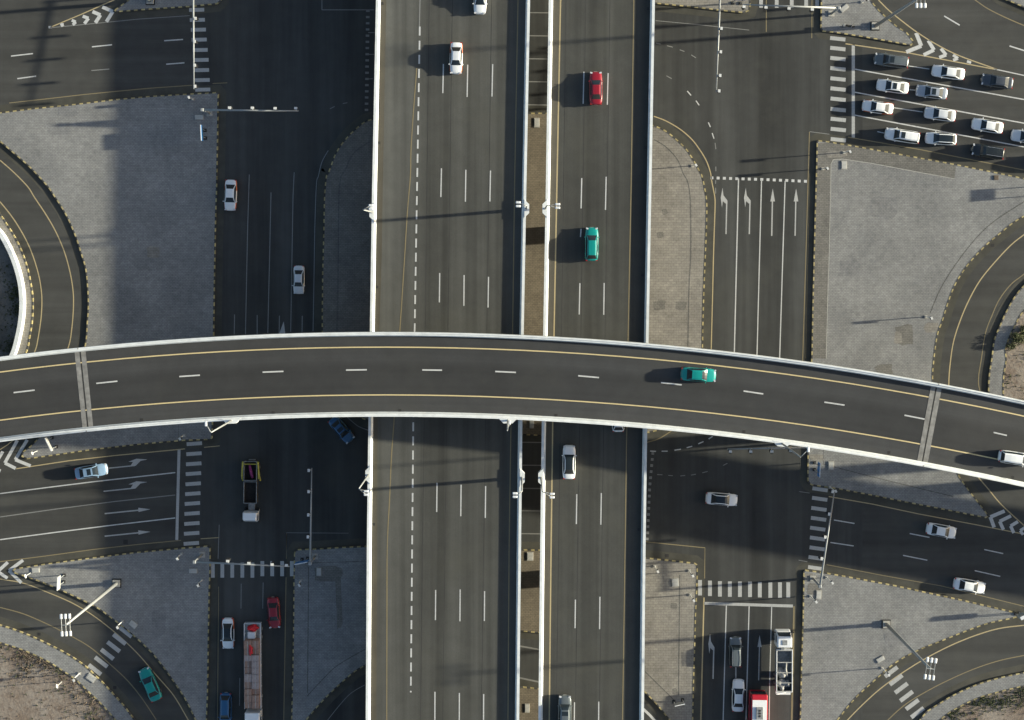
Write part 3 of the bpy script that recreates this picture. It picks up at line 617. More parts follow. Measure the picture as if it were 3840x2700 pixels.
m1, surf1 = motorway('elevated motorway carriageway left of the gap, four lanes and a dashed exit lane', Lleft, Lright,
    (('gutter_dust', 'asphalt_dusty', lm_dust), ('paving_seam', 'joint_gap2', lm_seam), ('lane_marking', 'marking_white', lm_white), ('exit_dashes', 'marking_white', lm_dash), ('edge_line', 'marking_yellow_worn', lm_yel), ('worn_line', 'marking_worn', lm_worn)), 'elevated motorway carriageways')
def rm_white(m):
    for t, uv in (('20', (622, 620, 615, 897, 831, 633, 824, 905)), ('21', (597, 480, 592, 550, 587, 950, 581, 1220, 797, 948, 793, 1222)), ('22', (560, 1160, 556, 1418, 772, 1150, 768, 1423)),
                  ('23', (548, 573, 545, 820, 760, 548, 757, 828, 540, 1460, 538, 1720, 750, 1455, 748, 1720))): segs(m, t, .17, Z1, *uv)
    strip(m, [T('20', 603, 1540), T('21', 597, 303)], .17, Z1); strip(m, [T('20', 814, 1528), T('21', 808, 315)], .17, Z1)
def rm_yel(m): strip(m, P('20', 424, -200, 420, 0, 388, 1614)+P('21', 363, 1405)+P('22', 352, 540, 338, 1614)+P('23', 322, 1614, 320, 1900), .2, Z1)
def rm_yw(m): strip(m, P('20', 1056, -200, 1053, 0, 1030, 1600)+P('21', 1003, 1440)+P('22', 992, 585, 978, 1614)+P('23', 955, 1614, 952, 1900), .15, Z1)
def rm_dust(m): strip(m, P('20', 392, -200, 388, 0, 358, 1614)+P('21', 333, 1405)+P('22', 322, 540, 310, 1614)+P('23', 296, 1614, 292, 1900), 1.15, Z1-.004)
m2, surf2 = motorway('elevated motorway carriageway right of the gap, three lanes', Rleft, Rright,
    (('gutter_dust', 'asphalt_dusty', rm_dust), ('paving_seam', 'joint_gap2', rm_seam), ('lane_marking', 'marking_white', rm_white), ('edge_line', 'marking_yellow', rm_yel), ('worn_edge_line', 'marking_yellow_worn', rm_yw)), 'elevated motorway carriageways', 0.53)
# drains against the parapets
def drain(parent, px, py, z, s=.42):
    p = W(px, py, z); m = MB(); m.box((p.x, p.y, z+.008), (s, s, .02)); m.build('drain', 'joint_gap', parent)
for t, u, v in (('10', 1090, 30), ('10', 1063, 1235), ('11', 1045, 982), ('12', 1017, 1420)): drain(m1, *T(t, u, v), Z1)
for t, u, v in (('20', 1178, 75), ('20', 1155, 1275), ('21', 1128, 880), ('22', 1098, 1465)): drain(m2, *T(t, u, v), Z1)
# ---------------------------------------------------------------- curved flyover
br = empty('flyover', (0, 0, 0)); tag(br, 'curved two-lane flyover with white parapets crossing above both motorway carriageways', 'bridge')
RO = 433.65; RI = 421.5; ZP = Z2+0.85
A_ST = 0.222                      # the curve runs out into a straight, falling ramp to the right
def zoff(X): return -0.045*max(0.0, X-57.0)**2/(max(0.0, X-57.0)+8.0)
def arc(r, a, z):
    if a <= A_ST: x, y = BCEN[0]+r*math.sin(a), BCEN[1]+r*math.cos(a)
    else:
        d_ = (a-A_ST)*427.5; x, y = BCEN[0]+r*math.sin(A_ST)+d_*math.cos(A_ST), BCEN[1]+r*math.cos(A_ST)-d_*math.sin(A_ST)
    return (x, y, z+zoff(x))
A0, A1 = -0.62, 0.60; NA = 130
AA = [A0+(A1-A0)*i/NA for i in range(NA+1)]
def aX(X):
    s_ = (X-BCEN[0])/427.5
    return math.asin(s_) if s_ < math.sin(A_ST) else A_ST+(s_-math.sin(A_ST))/math.cos(A_ST)
d = MB(); d.rings([[arc(RO, a, Z2-.02), arc(RI, a, Z2-.02), arc(RI, a, Z2-.45), arc(RI+2.4, a, Z2-.9), arc(RI+3.4, a, Z2-2.0), arc(RO-3.4, a, Z2-2.0), arc(RO-2.4, a, Z2-.9), arc(RO, a, Z2-.45)] for a in AA]); d.build('deck', 'concrete', br)
d = MB(); d.rings([[arc(RO-.45, a, Z2), arc(RI+.45, a, Z2)] for a in AA], closed=False); bsurf = d.build('carriageway', 'asphalt_bridge', br)
for r, s in ((RO, -1), (RI, 1)):
    q = MB(); q.rings([[arc(r, a, Z2-.5), arc(r, a, ZP), arc(r+s*.20, a, ZP), arc(r+s*.24, a, ZP-.12), arc(r+s*.45, a, ZP-.14), arc(r+s*.5, a, Z2+.25), arc(r+s*.62, a, Z2+.002), arc(r+s*.62, a, Z2-.1)] for a in AA])
    q.build('parapet', 'parapet_white', br)
def bstrip(m, r, wd, a0=A0, a1=A1, n=110):
    m.rings([[arc(r+wd/2, a0+(a1-a0)*i/n, Z2+.012), arc(r-wd/2, a0+(a1-a0)*i/n, Z2+.012)] for i in range(n+1)], closed=False)
m = MB(); bstrip(m, 431.45, .17); bstrip(m, 424.55, .17); m.build('edge_line', 'marking_yellow_fresh', bsurf)
m = MB()
for t, u0, v0, u1, v1 in (('02', 118, 282, 300, 260), ('02', 832, 202, 1015, 183), ('02', 1550, 143, 1728, 131), ('12', 57, 105, 237, 98), ('12', 778, 87, 958, 84), ('12', 1437, 86, 1608, 88), ('12', 2068, 99, 2247, 107),
    ('22', 572, 136, 752, 152), ('22', 1288, 195, 1467, 215), ('22', 2002, 268, 2172, 293), ('32', 487, 364, 662, 390), ('32', 1180, 477, 1353, 511), ('32', 1897, 614, 2065, 652)):
    zz = Z2+zoff((W(*T(t, (u0+u1)/2, (v0+v1)/2), Z2)).x)+.004; strip(m, P(t, u0, v0, u1, v1), .2, zz)
m.build('lane_marking', 'marking_white', bsurf)
for xt, yt in ((315, 1450), (3485, 1590)):
    p = W(xt, yt, Z2); a = aX(p.x)
    root_j = []
    for da in (-.00105, .00105):
        m = MB(); m.rings([[arc(r, a+da-.0008, Z2+.014), arc(r, a+da+.0008, Z2+.014)] for r in (RI+.6, 427.5, RO-.6)], closed=False)
        m.build('expansion_joint', 'joint_concrete', br)
    m = MB(); m.rings([[arc(r, a-.0003, Z2+.010), arc(r, a+.0003, Z2+.010)] for r in (RI+.6, 427.5, RO-.6)], closed=False); m.build('joint_gap', 'joint_gap', br)
    for r, s in ((RO, -1), (RI, 1)):
        m = MB(); m.rings([[arc(r-s*.01, a+k, Z2-.45), arc(r-s*.01, a+k, ZP+.006), arc(r+s*.21, a+k, ZP+.006)] for k in (-.00022, .00022)]); m.build('parapet_joint', 'concrete', br)
for t, u, v in (('02', 1225, 517), ('12', 150, 455), ('12', 1243, 437), ('22', 380, 478), ('22', 2005, 620), ('32', 1045, 800), ('32', 2115, 1015)): drain(br, *T(t, u, v), Z2, .42)
for Xp in (-135, -99, -63, -26, 23.5, 59.5, 95, 131, 167):
    a = aX(Xp)
    for rr in (425.4, 429.6):
        c = MB(); x, y, _ = arc(rr, a, 0); c.tube([(x, y, -.1), (x, y, Z2-2.4+zoff(x))], 1.0, n=16); c.build('pier', 'concrete', br)
    c = MB(); x, y, _ = arc(427.5, a, 0); c.box((x, y, Z2-2.2+zoff(x)), (1.9, 7.2, .8), rot=Matrix.Rotation(-min(a, A_ST), 3, 'Z')); c.build('pier_cap', 'concrete', br)
# retaining wall along the loop on the left edge
q = MB(); pw = [W(x, y, 1.0) for x, y in wl]; rs = []
for i, p in enumerate(pw):
    dd = (pw[min(i+1, len(pw)-1)]-pw[max(i-1, 0)]).normalized(); nn = Vector((-dd.y, dd.x, 0)); a = p+nn*.02; b = p-nn*.72
    rs.append([(a.x, a.y, -.1), (a.x, a.y, .75), (p.x+nn.x*-.1, p.y+nn.y*-.1, 1.0), (b.x, b.y, 1.0), (b.x, b.y, -.1)])
q.rings(rs); o = q.build('barrier_wall', 'parapet_white'); tag(o, 'curved white concrete wall along the inside of the left loop road', 'wall')
# ---------------------------------------------------------------- vehicles
def frame(f, r, z, hz=0.75):
    a, b = W(f[0], f[1], z+hz), W(r[0], r[1], z+hz); c = (a+b)/2; d = a-b
    return Vector((c.x, c.y, z)), math.atan2(d.y, d.x), d.length
KIND = { # height, width, cabin stations: cowl, roof front, roof back, rear glass base (fractions of the length)
 'sedan': dict(h=1.46, w=1.90, c=.235, rf=.085, rb=-.20, rg=-.345, trunk=.99, hood=.84),
 'suv':   dict(h=1.78, w=1.95, c=.255, rf=.13, rb=-.405, rg=-.465, trunk=1.02, hood=.98),
 'hatch': dict(h=1.58, w=1.88, c=.26, rf=.11, rb=-.33, rg=-.44, trunk=1.0, hood=.90)}
def car(label, t, fu, fv, ru, rv, z, kind, paint, group=None, sunroof=False, roof=None, side=None, rails=False, cat=None, hz=0.75, w=None, rimless=False):
    k = KIND[kind]; f = T(t, fu, fv); r = T(t, ru, rv)
    c, ang, L = frame(f, r, z, hz); Wd = (w or k['w']); hw = Wd/2
    nm = {'sedan': 'car', 'suv': 'sport_utility_car', 'hatch': 'hatchback_car'}[kind]
    root = empty(nm, c, ang); tag(root, label, cat or 'car', group)
    belt = k['trunk']
    tt = [(-.5, .58, belt-.30), (-.490, .75, belt-.14), (-.465, .87, belt-.04), (-.41, .955, belt), (-.3, 1, belt), (-.15, 1, belt-.02), (0, 1, belt-.03), (.14, 1, belt-.04), (.24, .995, belt-.03),
          (.32, .985, k['hood']+.03), (.40, .945, k['hood']-.03), (.45, .87, k['hood']-.10), (.48, .76, k['hood']-.19), (.495, .60, k['hood']-.30), (.5, .50, k['hood']-.42)]
    m = MB(); n = 13; rs = []
    for (x, wf, top) in tt:
        y = hw*wf; b = .24 if abs(x) < .47 else .30
        half = [(.90*y, b), (1.0*y, .42), (1.0*y, top-.30), (.975*y, top-.12), (.90*y, top-.035), (.5*y, top+.015)]
        rs.append([(x*L, yy, zz) for yy, zz in half]+[(x*L, 0, top+.03)]+[(x*L, -yy, zz) for yy, zz in reversed(half)])
    m.rings(rs)
    if side:
        for i in range(len(tt)-1):
            for q in (0, 1, 2, 3, 8, 9, 10, 11):
                if abs((tt[i][0]+tt[i+1][0])/2) > .22: m.m[i*13+q] = 1
    m.build('body', [paint, side or paint], root, True)
    # cabin
    zb = belt-.06; hh = k['h']
    st = [(k['c'], 0), ((k['c']*.5+k['rf']*.5), .60), (k['rf'], .955), (k['rf']*.6+k['rb']*.4, 1.0), (k['rf']*.35+k['rb']*.65, 1.0), (k['rb'], .955), ((k['rb']+k['rg'])/2, .55), (k['rg'], 0)]
    def sect(x, fr):
        e = max(0, abs(x-(k['rf']+k['rb'])/2)-.12); wb = hw*(.93-e*.32); top = zb+(hh-zb-.02)*fr
        dy = .25*fr*(hw/.92)
        pts = [(wb, zb), (wb-dy*.85, zb+(top-zb)*.86), (wb-dy-.09, top-.02), (wb*.5, top+.015), (0, top+.025)]
        if fr == 0: pts = [(wb, zb), (wb-.01, zb+.01), (wb-.08, zb+.03), (wb*.5, zb+.06), (0, zb+.075)]
        return [(x*L, a, b) for a, b in pts]+[(x*L, -a, b) for a, b in reversed(pts[:-1])]
    ss = [sect(x, fr) for x, fr in st]
    parts = {'cabin_frame': MB(), 'windshield': MB(), 'rear_window': MB(), 'roof': MB(), 'swl': MB(), 'swr': MB()}
    for i in range(len(ss)-1):
        for j in range(8):
            a, b, c_, d_ = ss[i][j], ss[i+1][j], ss[i+1][j+1], ss[i][j+1]
            if j in (0, 7): p = ('swl' if j == 0 else 'swr')
            elif j in (1, 6): p = 'cabin_frame'
            elif i < 2: p = 'windshield'
            elif i > 4: p = 'rear_window'
            else: p = 'roof'
            parts[p].quad(a, b, c_, d_)
    parts['cabin_frame'].build('pillar_frame', paint, root, True)
    parts['windshield'].build('windshield', 'glass_dark', root, True); parts['rear_window'].build('rear_window', 'glass_rear', root, True)
    parts['swl'].build('side_window', 'glass_dark', root, True); parts['swr'].build('side_window', 'glass_dark', root, True)
    parts['roof'].build('roof', roof or paint, root, True)
    if sunroof:
        b = MB(); x0 = (k['rf']-.035)*L; b.box((x0-.38, 0, hh-.005), (.62, .95, .035)); b.build('sunroof', 'glass_dark', root)
    if rails:
        for s in (-1, 1):
            b = MB(); b.tube([((k['rf']-.03)*L, s*(hw-.36), hh+.03), ((k['rb']+.02)*L, s*(hw-.36), hh+.03)], .035, n=6); b.build('roof_rail', 'chrome', root)
    for s in (-1, 1):
        b = MB(); b.box((.205*L, s*(hw+.07), belt+.03), (.13, .22, .16), taper=.8); b.build('mirror', paint if paint != 'paint_black' else 'rubber', root)
        b = MB(); b.box((.463*L, s*hw*.72, k['hood']-.155), (.22, hw*.36, .14), rot=Matrix.Rotation(-s*.35, 3, 'Z')); b.build('headlight', 'light_lens', root)
        b = MB(); b.box((-.478*L, s*hw*.74, belt-.17), (.16, hw*.34, .14), rot=Matrix.Rotation(s*.3, 3, 'Z')); b.build('tail_light', 'tail_red', root)
        for x in (.305, -.295):
            b = MB(); b.tube([(x*L, s*(hw-.23), .33), (x*L, s*(hw+.008), .33)], .33, n=18); wl_ = b.build('wheel', 'rubber', root)
            b = MB(); b.tube([(x*L, s*(hw-.02), .33), (x*L, s*(hw+.018), .33)], .2, n=12); b.build('rim', 'chrome', wl_)
    for x, wd in ((.502, .5), (-.502, .5)):
        b = MB(); b.box((x*L, 0, .47), (.02, wd, .12)); b.build('number_plate', 'signal_white', root)
    return root
Q = 'cars queueing at the stop line'
car('dark grey sport utility car nearest the top kerb, first in the outermost queue lane', '30', 920, 504, 1214, 543, 0, 'suv', 'paint_grey', Q, sunroof=True, rails=True)
car('plain white sedan right behind the dark grey sport utility car in the top queue lane', '30', 1422, 605, 1700, 645, 0, 'sedan', 'paint_white', Q)
car('dark slate grey sedan at the back of the top queue lane, beside the chevron tip', '30', 1848, 682, 2118, 722, 0, 'sedan', 'paint_darkgrey', Q)
car('white sedan with black sunroof at the head of the second queue lane from the top', '30', 943, 728, 1216, 765, 0, 'sedan', 'paint_white', Q, sunroof=True)
car('silver sedan with black sunroof following the white sunroof sedan in the queue', '30', 1283, 778, 1550, 812, 0, 'sedan', 'paint_silver', Q, sunroof=True)
car('white taxi with orange-red fenders closest to the stop line in the queue', '30', 818, 908, 1082, 945, 0, 'sedan', 'paint_white', Q, side='paint_orange', cat='taxi')
car('white sedan without sunroof second in the third queue lane, behind the orange-sided taxi', '30', 1357, 968, 1622, 1005, 0, 'sedan', 'paint_pearl', Q)
car('white sedan third in the third queue lane, up-right of the black sport utility car', '30', 1768, 1065, 2032, 1110, 0, 'sedan', 'paint_white', Q)
car('white sport utility car with sunroof at the head of the queue lane nearest the paving', '30', 1014, 1150, 1310, 1196, 0, 'suv', 'paint_white', Q, sunroof=True)
car('white hatchback with black roof tucked behind the white sport utility car in the queue', '30', 1363, 1190, 1630, 1206, 0, 'hatch', 'paint_white', Q, roof='glass_dark')
car('black sport utility car with two bright roof rails in the bottom queue lane', '30', 1763, 1288, 2040, 1332, 0, 'suv', 'paint_black', Q, rails=True)
car('pale blue-white sedan cut off by the right edge of the photo in the queue', '30', 2108, 1164, 2375, 1202, 0, 'sedan', 'paint_pearl', Q)
car('black sport utility car at the right picture edge, behind the one with roof rails', '30', 2290, 1385, 2570, 1430, 0, 'suv', 'paint_black', Q)
car('white taxi with orange rear and front fenders driving down beside the left paving triangle', '01', 1988, 322, 1997, 55, 0, 'sedan', 'paint_white', side='paint_orange', cat='taxi')
car('small silver-white sedan in the dark road just left of the elevated motorway', '11', 368, 1043, 372, 798, 0, 'sedan', 'paint_pearl', w=1.72)
car('silver-blue sedan with sunroof in the right-turn lane below the left end of the flyover', '02', 925, 940, 648, 985, 0, 'sedan', 'paint_iceblue', sunroof=True)
car('dark blue sedan with sunroof turning out from under the flyover', '12', 822, 700, 655, 505, 0, 'sedan', 'paint_blue', sunroof=True)
car('white sedan with black roof crossing the junction right of the motorway, below the flyover', '22', 1950, 1215, 1676, 1192, 0, 'sedan', 'paint_white', roof='glass_dark')
car('white sedan driving right on the shaded side road, nearer to the flyover', '32', 1628, 1500, 1373, 1452, 0, 'sedan', 'paint_white')
car('white sedan driving right on the shaded side road, nearer to the lower paving triangle', '33', 1880, 478, 1608, 430, 0, 'sedan', 'paint_white')
car('white taxi with black roof and red fenders left of the crate lorry', '03', 1972, 1000, 1970, 733, 0, 'sedan', 'paint_white', side='paint_orange', roof='glass_dark', cat='taxi')
car('dark red sedan on the shaded road up-right of the crate lorry', '13', 162, 822, 145, 556, 0, 'sedan', 'paint_red')
car('dark blue car cut off by the bottom edge left of the crate lorry', '03', 1948, 1672, 1952, 1380, 0, 'hatch', 'paint_blue')
car('teal taxi on the curved ramp at lower left beside the crosswalk', '03', 1237, 1172, 1358, 1444, 0, 'sedan', 'paint_teal', 'teal taxis', cat='taxi', w=2.02)
car('grey sport utility car with rails waiting in the lane left of the straight-on arrow', '23', 1932, 896, 1932, 1156, 0, 'suv', 'paint_grey', rails=True)
car('white sedan behind the grey sport utility car, beside the red bus', '23', 1960, 1264, 1951, 1542, 0, 'sedan', 'paint_white')
car('white sedan on the left carriageway cut off by the top edge of the photo', '10', 1935, 120, 1940, -165, Z1, 'sedan', 'paint_white')
car('white taxi with orange fenders alone on the elevated left carriageway', '10', 1727, 638, 1733, 366, Z1, 'sedan', 'paint_white', side='paint_orange', cat='taxi')
car('bright red sedan on the elevated right carriageway', '20', 725, 618, 726, 905, Z1, 'sedan', 'paint_red')
car('teal hatchback taxi on the elevated right carriageway above the flyover', '21', 691, 466, 688, 757, Z1, 'hatch', 'paint_teal', 'teal taxis', cat='taxi', w=1.95)
car('white car with black roof on the right carriageway just below the flyover', '22', 495, 738, 492, 1030, Z1, 'sedan', 'paint_white', roof='glass_dark', w=1.92)
car('white car whose tail sticks out from under the flyover on the right carriageway', '22', 922, 345, 918, 622, Z1, 'hatch', 'paint_pearl')
car('grey car at the bottom edge on the elevated right carriageway', '23', 458, 1402, 455, 1690, Z1, 'suv', 'paint_grey', sunroof=True)
car('teal sedan taxi driving right on the curved flyover', '22', 1765, 137, 1462, 118, Z2, 'sedan', 'paint_teal', 'teal taxis', cat='taxi', w=1.95)
car('white hatchback on the flyover cut off by the right edge', '32', 2290, 872, 1998, 828, Z2-.42, 'suv', 'paint_white', w=1.85)
# --- lorries and bus
def wheels(root, xs, hw, r=.5, wd=.3):
    for x in xs:
        for s in (-1, 1):
            b = MB(); b.tube([(x, s*(hw-wd), r), (x, s*hw, r)], r, n=16); o_ = b.build('wheel', 'rubber', root)
            b = MB(); b.tube([(x, s*(hw-.03), r), (x, s*(hw+.02), r)], r*.5, n=10); b.build('rim', 'truck_steel', o_)
def cab(root, x0, x1, hw, h, hatch=False, wind=True):
    xm = (x0+x1)/2; L = x1-x0
    b = MB(); b.rings([[(x0, -hw, .6), (x0, hw, .6), (x0, hw*.97, h-.15), (x0+.1, hw*.86, h), (x0+.1, -hw*.86, h), (x0, -hw*.97, h-.15)],
                       [(x0+L*.62, -hw, .6), (x0+L*.62, hw, .6), (x0+L*.62, hw*.97, h-.15), (x0+L*.62, hw*.86, h), (x0+L*.62, -hw*.86, h), (x0+L*.62, -hw*.97, h-.15)],
                       [(x1-.12, -hw*.98, .55), (x1-.12, hw*.98, .55), (x1-.22, hw*.95, h*.62), (x0+L*.74, hw*.84, h-.12), (x0+L*.74, -hw*.84, h-.12), (x1-.22, -hw*.95, h*.62)],
                       [(x1, -hw*.9, .55), (x1, hw*.9, .55), (x1-.06, hw*.88, h*.5), (x1-.1, hw*.7, h*.56), (x1-.1, -hw*.7, h*.56), (x1-.06, -hw*.88, h*.5)]])
    c_ = b.build('cab', 'paint_white', root); bevel(c_, .08, 2)
    b = MB(); z0, z1_ = h*.64, h-.14
    b.quad((x1-.19, -hw*.86, z0), (x1-.19, hw*.86, z0), (x0+L*.76, hw*.76, z1_+.03), (x0+L*.76, -hw*.76, z1_+.03)); b.build('windshield', 'glass_dark', root)
    for s in (-1, 1):
        b = MB(); b.quad((x0+L*.3, s*(hw+.012), h*.6), (x1-.35, s*(hw*.985+.012), h*.6), (x0+L*.72, s*(hw*.96+.012), h*.84), (x0+L*.3, s*(hw*.985+.012), h*.84)); b.build('side_window', 'glass_dark', root)
        b = MB(); b.box((x1-.2, s*(hw+.18), h*.66), (.12, .3, .45)); b.build('mirror', 'rubber', root)
    if hatch:
        b = MB(); b.box((xm-.35, 0, h+.03), (.75, .75, .07)); b.build('roof_hatch', 'truck_steel', root)
# skip lorry (facing down) on the shaded left road
f_ = (942, 1958); r_ = (944, 1722); c, a, L = frame(f_, r_, 0, 1.2)
t1 = empty('skip_lorry', c, a); tag(t1, 'skip lorry with white cab, dark body and yellow lifting arms on the shaded left road', 'lorry')
cab(t1, L/2-1.75, L/2, 1.13, 2.6)
b = MB(); b.box((-.9, 0, .85), (L-1.9, 1.0, .3)); b.build('chassis', 'truck_steel', t1)
def opentub(root, name, x0, x1, hw, z0, z1_, mat, rim='truck_steel', th=.08, taper=.0):
    b = MB(); xm = (x0+x1)/2
    b.box((xm, 0, z0+.04), (x1-x0, 2*hw, .08)); b.box((x0+th/2, 0, (z0+z1_)/2), (th, 2*hw, z1_-z0)); b.box((x1-th/2, 0, (z0+z1_)/2), (th, 2*hw, z1_-z0))
    for s in (-1, 1): b.box((xm, s*(hw-th/2), (z0+z1_)/2), (x1-x0-2*th-.004, th, z1_-z0))
    o_ = b.build(name, mat, root)
    b = MB()
    for s in (-1, 1): b.tube([(x0, s*hw, z1_), (x1, s*hw, z1_)], .06, n=6)
    for x in (x0, x1): b.tube([(x, -hw, z1_), (x, hw, z1_)], .05, n=6)
    b.build('rim_bar', rim, o_); return o_
opentub(t1, 'body_tub', -1.55, 2.0-.25, .98, 1.0, 2.25, 'skip_dark')
opentub(t1, 'rear_tub', -4.7, -1.75, .98, 1.0, 2.3, 'skip_dark')
for s in (-1, 1):
    b = MB(); b.tube([(-4.7, s*1.15, 2.4), (-2.4, s*1.35, 2.0), (-1.6, s*1.35, 1.2)], .13, n=8); b.tube([(-4.4, s*1.05, 1.0), (-3.6, s*1.2, 2.2), (-2.0, s*1.3, 2.2)], .09, n=8); b.build('lifting_arm', 'paint_yellow', t1)
b = MB(); b.tube([(-4.3, -1.15, 2.35), (-4.3, 1.15, 2.35)], .07); b.build('cross_bar', 'paint_yellow', t1)
wheels(t1, (-3.6, -2.3, 3.2), 1.12)
b = MB(); b.tube([(-4.0, -.25, 1.5), (-3.0, .0, 1.65), (-2.05, .22, 1.5)], [.2, .25, .2], n=10)
o = b.build('carpet_roll', 'tarp_pink'); o.location = c; o.rotation_euler = (0, 0, a); tag(o, 'pink rolled-up carpet lying in the skip lorry', 'carpet roll')
# crate lorry (facing down)
f_ = (951, 2765); r_ = (948, 2334); c, a, L = frame(f_, r_, 0, 1.6)
t2 = empty('crate_lorry', c, a); tag(t2, 'long flatbed lorry stacked with brown cartons, its cab cut off by the bottom edge', 'lorry')
cab(t2, L/2-4.15, L/2-1.5, 1.2, 2.75)
bx1 = L/2-4.6; bx0 = -L/2+.05
b = MB(); b.box(((bx0+bx1)/2, 0, 1.1), (bx1-bx0, 2.5, .2)); b.build('flatbed', 'truck_steel', t2)
b = MB(); b.box(((bx0+bx1)/2, 0, .85), (bx1-bx0-1, .9, .3)); b.build('chassis', 'truck_steel', t2)
b = MB()
for s in (-1, 1):
    for x in [bx0+.05+i*(bx1-bx0-.1)/8 for i in range(9)]: b.tube([(x, s*1.24, 1.2), (x, s*1.24, 2.2)], .04, n=5)
    b.tube([(bx0, s*1.24, 2.15), (bx1, s*1.24, 2.15)], .045, n=5); b.tube([(bx0, s*1.24, 1.7), (bx1, s*1.24, 1.7)], .03, n=5)
b.tube([(bx0, -1.24, 2.15), (bx0, 1.24, 2.15)], .045, n=5); b.build('stake_rail', 'lamp_shell', t2)
wheels(t2, (bx0+1.2, bx0+2.5, bx1-1.5, L/2-2.7), 1.22)
random.seed(11)
rot = Matrix.Rotation(a, 4, 'Z')
rows = []; nrow = 9; x = bx0+2.45; proto = None; k = 0
while x < bx1-.3:
    dx = min(random.choice((1.05, 1.25, .95)), bx1-x-.02)
    for s in (-1, 1):
        hh_ = random.uniform(1.55, 1.75)-(0.25 if random.random() < .2 else 0)
        b = MB(); b.box((0, 0, hh_/2), (dx-.04, 1.12, hh_)); b.box((0, 0, hh_+.004), (dx-.05, .09, .01), 1)
        o = b.build('carton', ['cardboard' if (k < 4 or x > bx1-4 or random.random() < .25) else 'cardboard_grey', 'tarp_grey']); bevel(o, .03, 1)
        p = c+rot.to_3x3() @ Vector((x+dx/2, s*.585, 1.2)); o.location = p; o.rotation_euler = (0, 0, a+random.uniform(-.015, .015))
        rows.append(o); k += 1
    x += dx
nr = len(rows)//2; words = ['rearmost', 'second', 'third', 'fourth', 'fifth', 'sixth', 'seventh', 'eighth', 'ninth', 'tenth', 'eleventh', 'twelfth', 'thirteenth']
for i, o in enumerate(rows): tag(o, 'carton on the flatbed lorry, %s row from its tail, %s column' % (words[i//2].replace('rearmost', 'first'), 'left' if o.location.x < c.x else 'right'), 'carton', 'cartons stacked on the flatbed lorry')
def blob(name, label, cat, centre, dims, mat, ang=0, seed=1, lumps=.25):
    bm = bmesh.new(); bmesh.ops.create_icosphere(bm, subdivisions=3, radius=1); rr = random.Random(seed)
    ph = [rr.uniform(0, 6) for _ in range(6)]
    for v in bm.verts:
        x, y, z = v.co; k_ = 1+lumps*math.sin(3*x+ph[0])*math.sin(4*y+ph[1])+lumps*.6*math.sin(7*x+ph[2]+3*y)*math.sin(6*z+ph[3])
        v.co = Vector((x*dims[0]*k_, y*dims[1]*k_, max(-.0, z)*dims[2]*k_))
    me = bpy.data.meshes.new(name); bm.to_mesh(me); bm.free(); me.materials.append(MATS[mat])
    me.polygons.foreach_set('use_smooth', [True]*len(me.polygons))
    o_ = bpy.data.objects.new(name, me); COL.objects.link(o_); o_.location = centre; o_.rotation_euler = (0, 0, ang); tag(o_, label, cat); return o_
def onT2(x, y, z): return c+rot.to_3x3() @ Vector((x, y, z))
blob('red_tarp', 'larger red tarpaulin bundle at the tail of the carton lorry', 'tarpaulin', onT2(bx0+.85, -.1, 1.21), (.5, .85, .9), 'tarp_red', a, 3)
blob('red_tarp', 'smaller red tarpaulin lying on top of the cartons', 'tarpaulin', onT2(bx0+3.9, -.05, 2.9), (.75, .32, .25), 'tarp_red', a, 4)
b = MB(); b.box((0, 0, .45), (1.0, 1.15, .9)); o = b.build('metal_box', 'lamp_shell'); bevel(o, .05); o.location = onT2(bx0+1.85, -.15, 1.2); o.rotation_euler = (0, 0, a); tag(o, 'pale metal box between the red tarpaulin and the cartons', 'box')
# open-frame lorry (facing up) bottom right
f_ = (2937, 2364); r_ = (2936, 2604); c, a, L = frame(f_, r_, 0, 1.5)
t3 = empty('frame_lorry', c, a); tag(t3, 'lorry with white cab and an open white-framed body full of grey sheeting', 'lorry')
cab(t3, L/2-2.35, L/2, 1.2, 2.8, hatch=True)
b = MB(); b.box((-1, 0, .95), (L-2, 1.0, .35)); b.build('chassis', 'truck_steel', t3)
xb0, xb1 = -L/2+.7, L/2-2.65
opentub(t3, 'body_tub', xb0, xb1, 1.2, 1.15, 2.6, 'truck_steel', 'lamp_shell')
b = MB()
for fx in (0.02, .22, .46, .70, .98): b.box((xb0+(xb1-xb0)*fx, 0, 2.62), (.11, 2.4, .1))
b.build('frame_bar', 'sign_back', t3)
b = MB(); b.box((-L/2+.35, 0, 1.6), (.5, 2.3, .12)); b.tube([(-L/2+.1, -1.1, 1.8), (-L/2+.1, 1.1, 1.8)], .06); b.tube([(-L/2+.3, -1.1, 1.3), (-L/2+.3, 1.1, 2.3)], .05); b.build('tail_gate', 'lamp_shell', t3)
b = MB(); b.tube([(xb1+.12, -.9, 2.2), (xb1+.12, .9, 2.6)], .09); b.tube([(xb1+.2, .2, 1.2), (xb1+.15, .1, 2.8)], .12); b.box((xb1+.12, .35, 2.75), (.3, .4, .25)); b.build('crane_base', 'truck_steel', t3)
wheels(t3, (-L/2+1.5, -L/2+2.8, L/2-1.3), 1.2)
r3 = Matrix.Rotation(a, 3, 'Z')
for i, (x, y, dx, dy, sd_) in enumerate(((xb0+1.0, .35, .85, .75, 1), (xb0+2.7, .25, .8, .8, 2), (xb0+1.1, -.6, .6, .4, 5))):
    blob('sheeting_heap', ('crumpled grey sheeting at the tail of the open-framed lorry', 'crumpled pale sheeting in the middle bay of the open-framed lorry', 'small grey sheeting bundle on the right side of the open-framed lorry')[i], 'sheeting', c+r3 @ Vector((x, y, 1.75)), (dx, dy, .75), 'tarp_grey', a, sd_, .3)
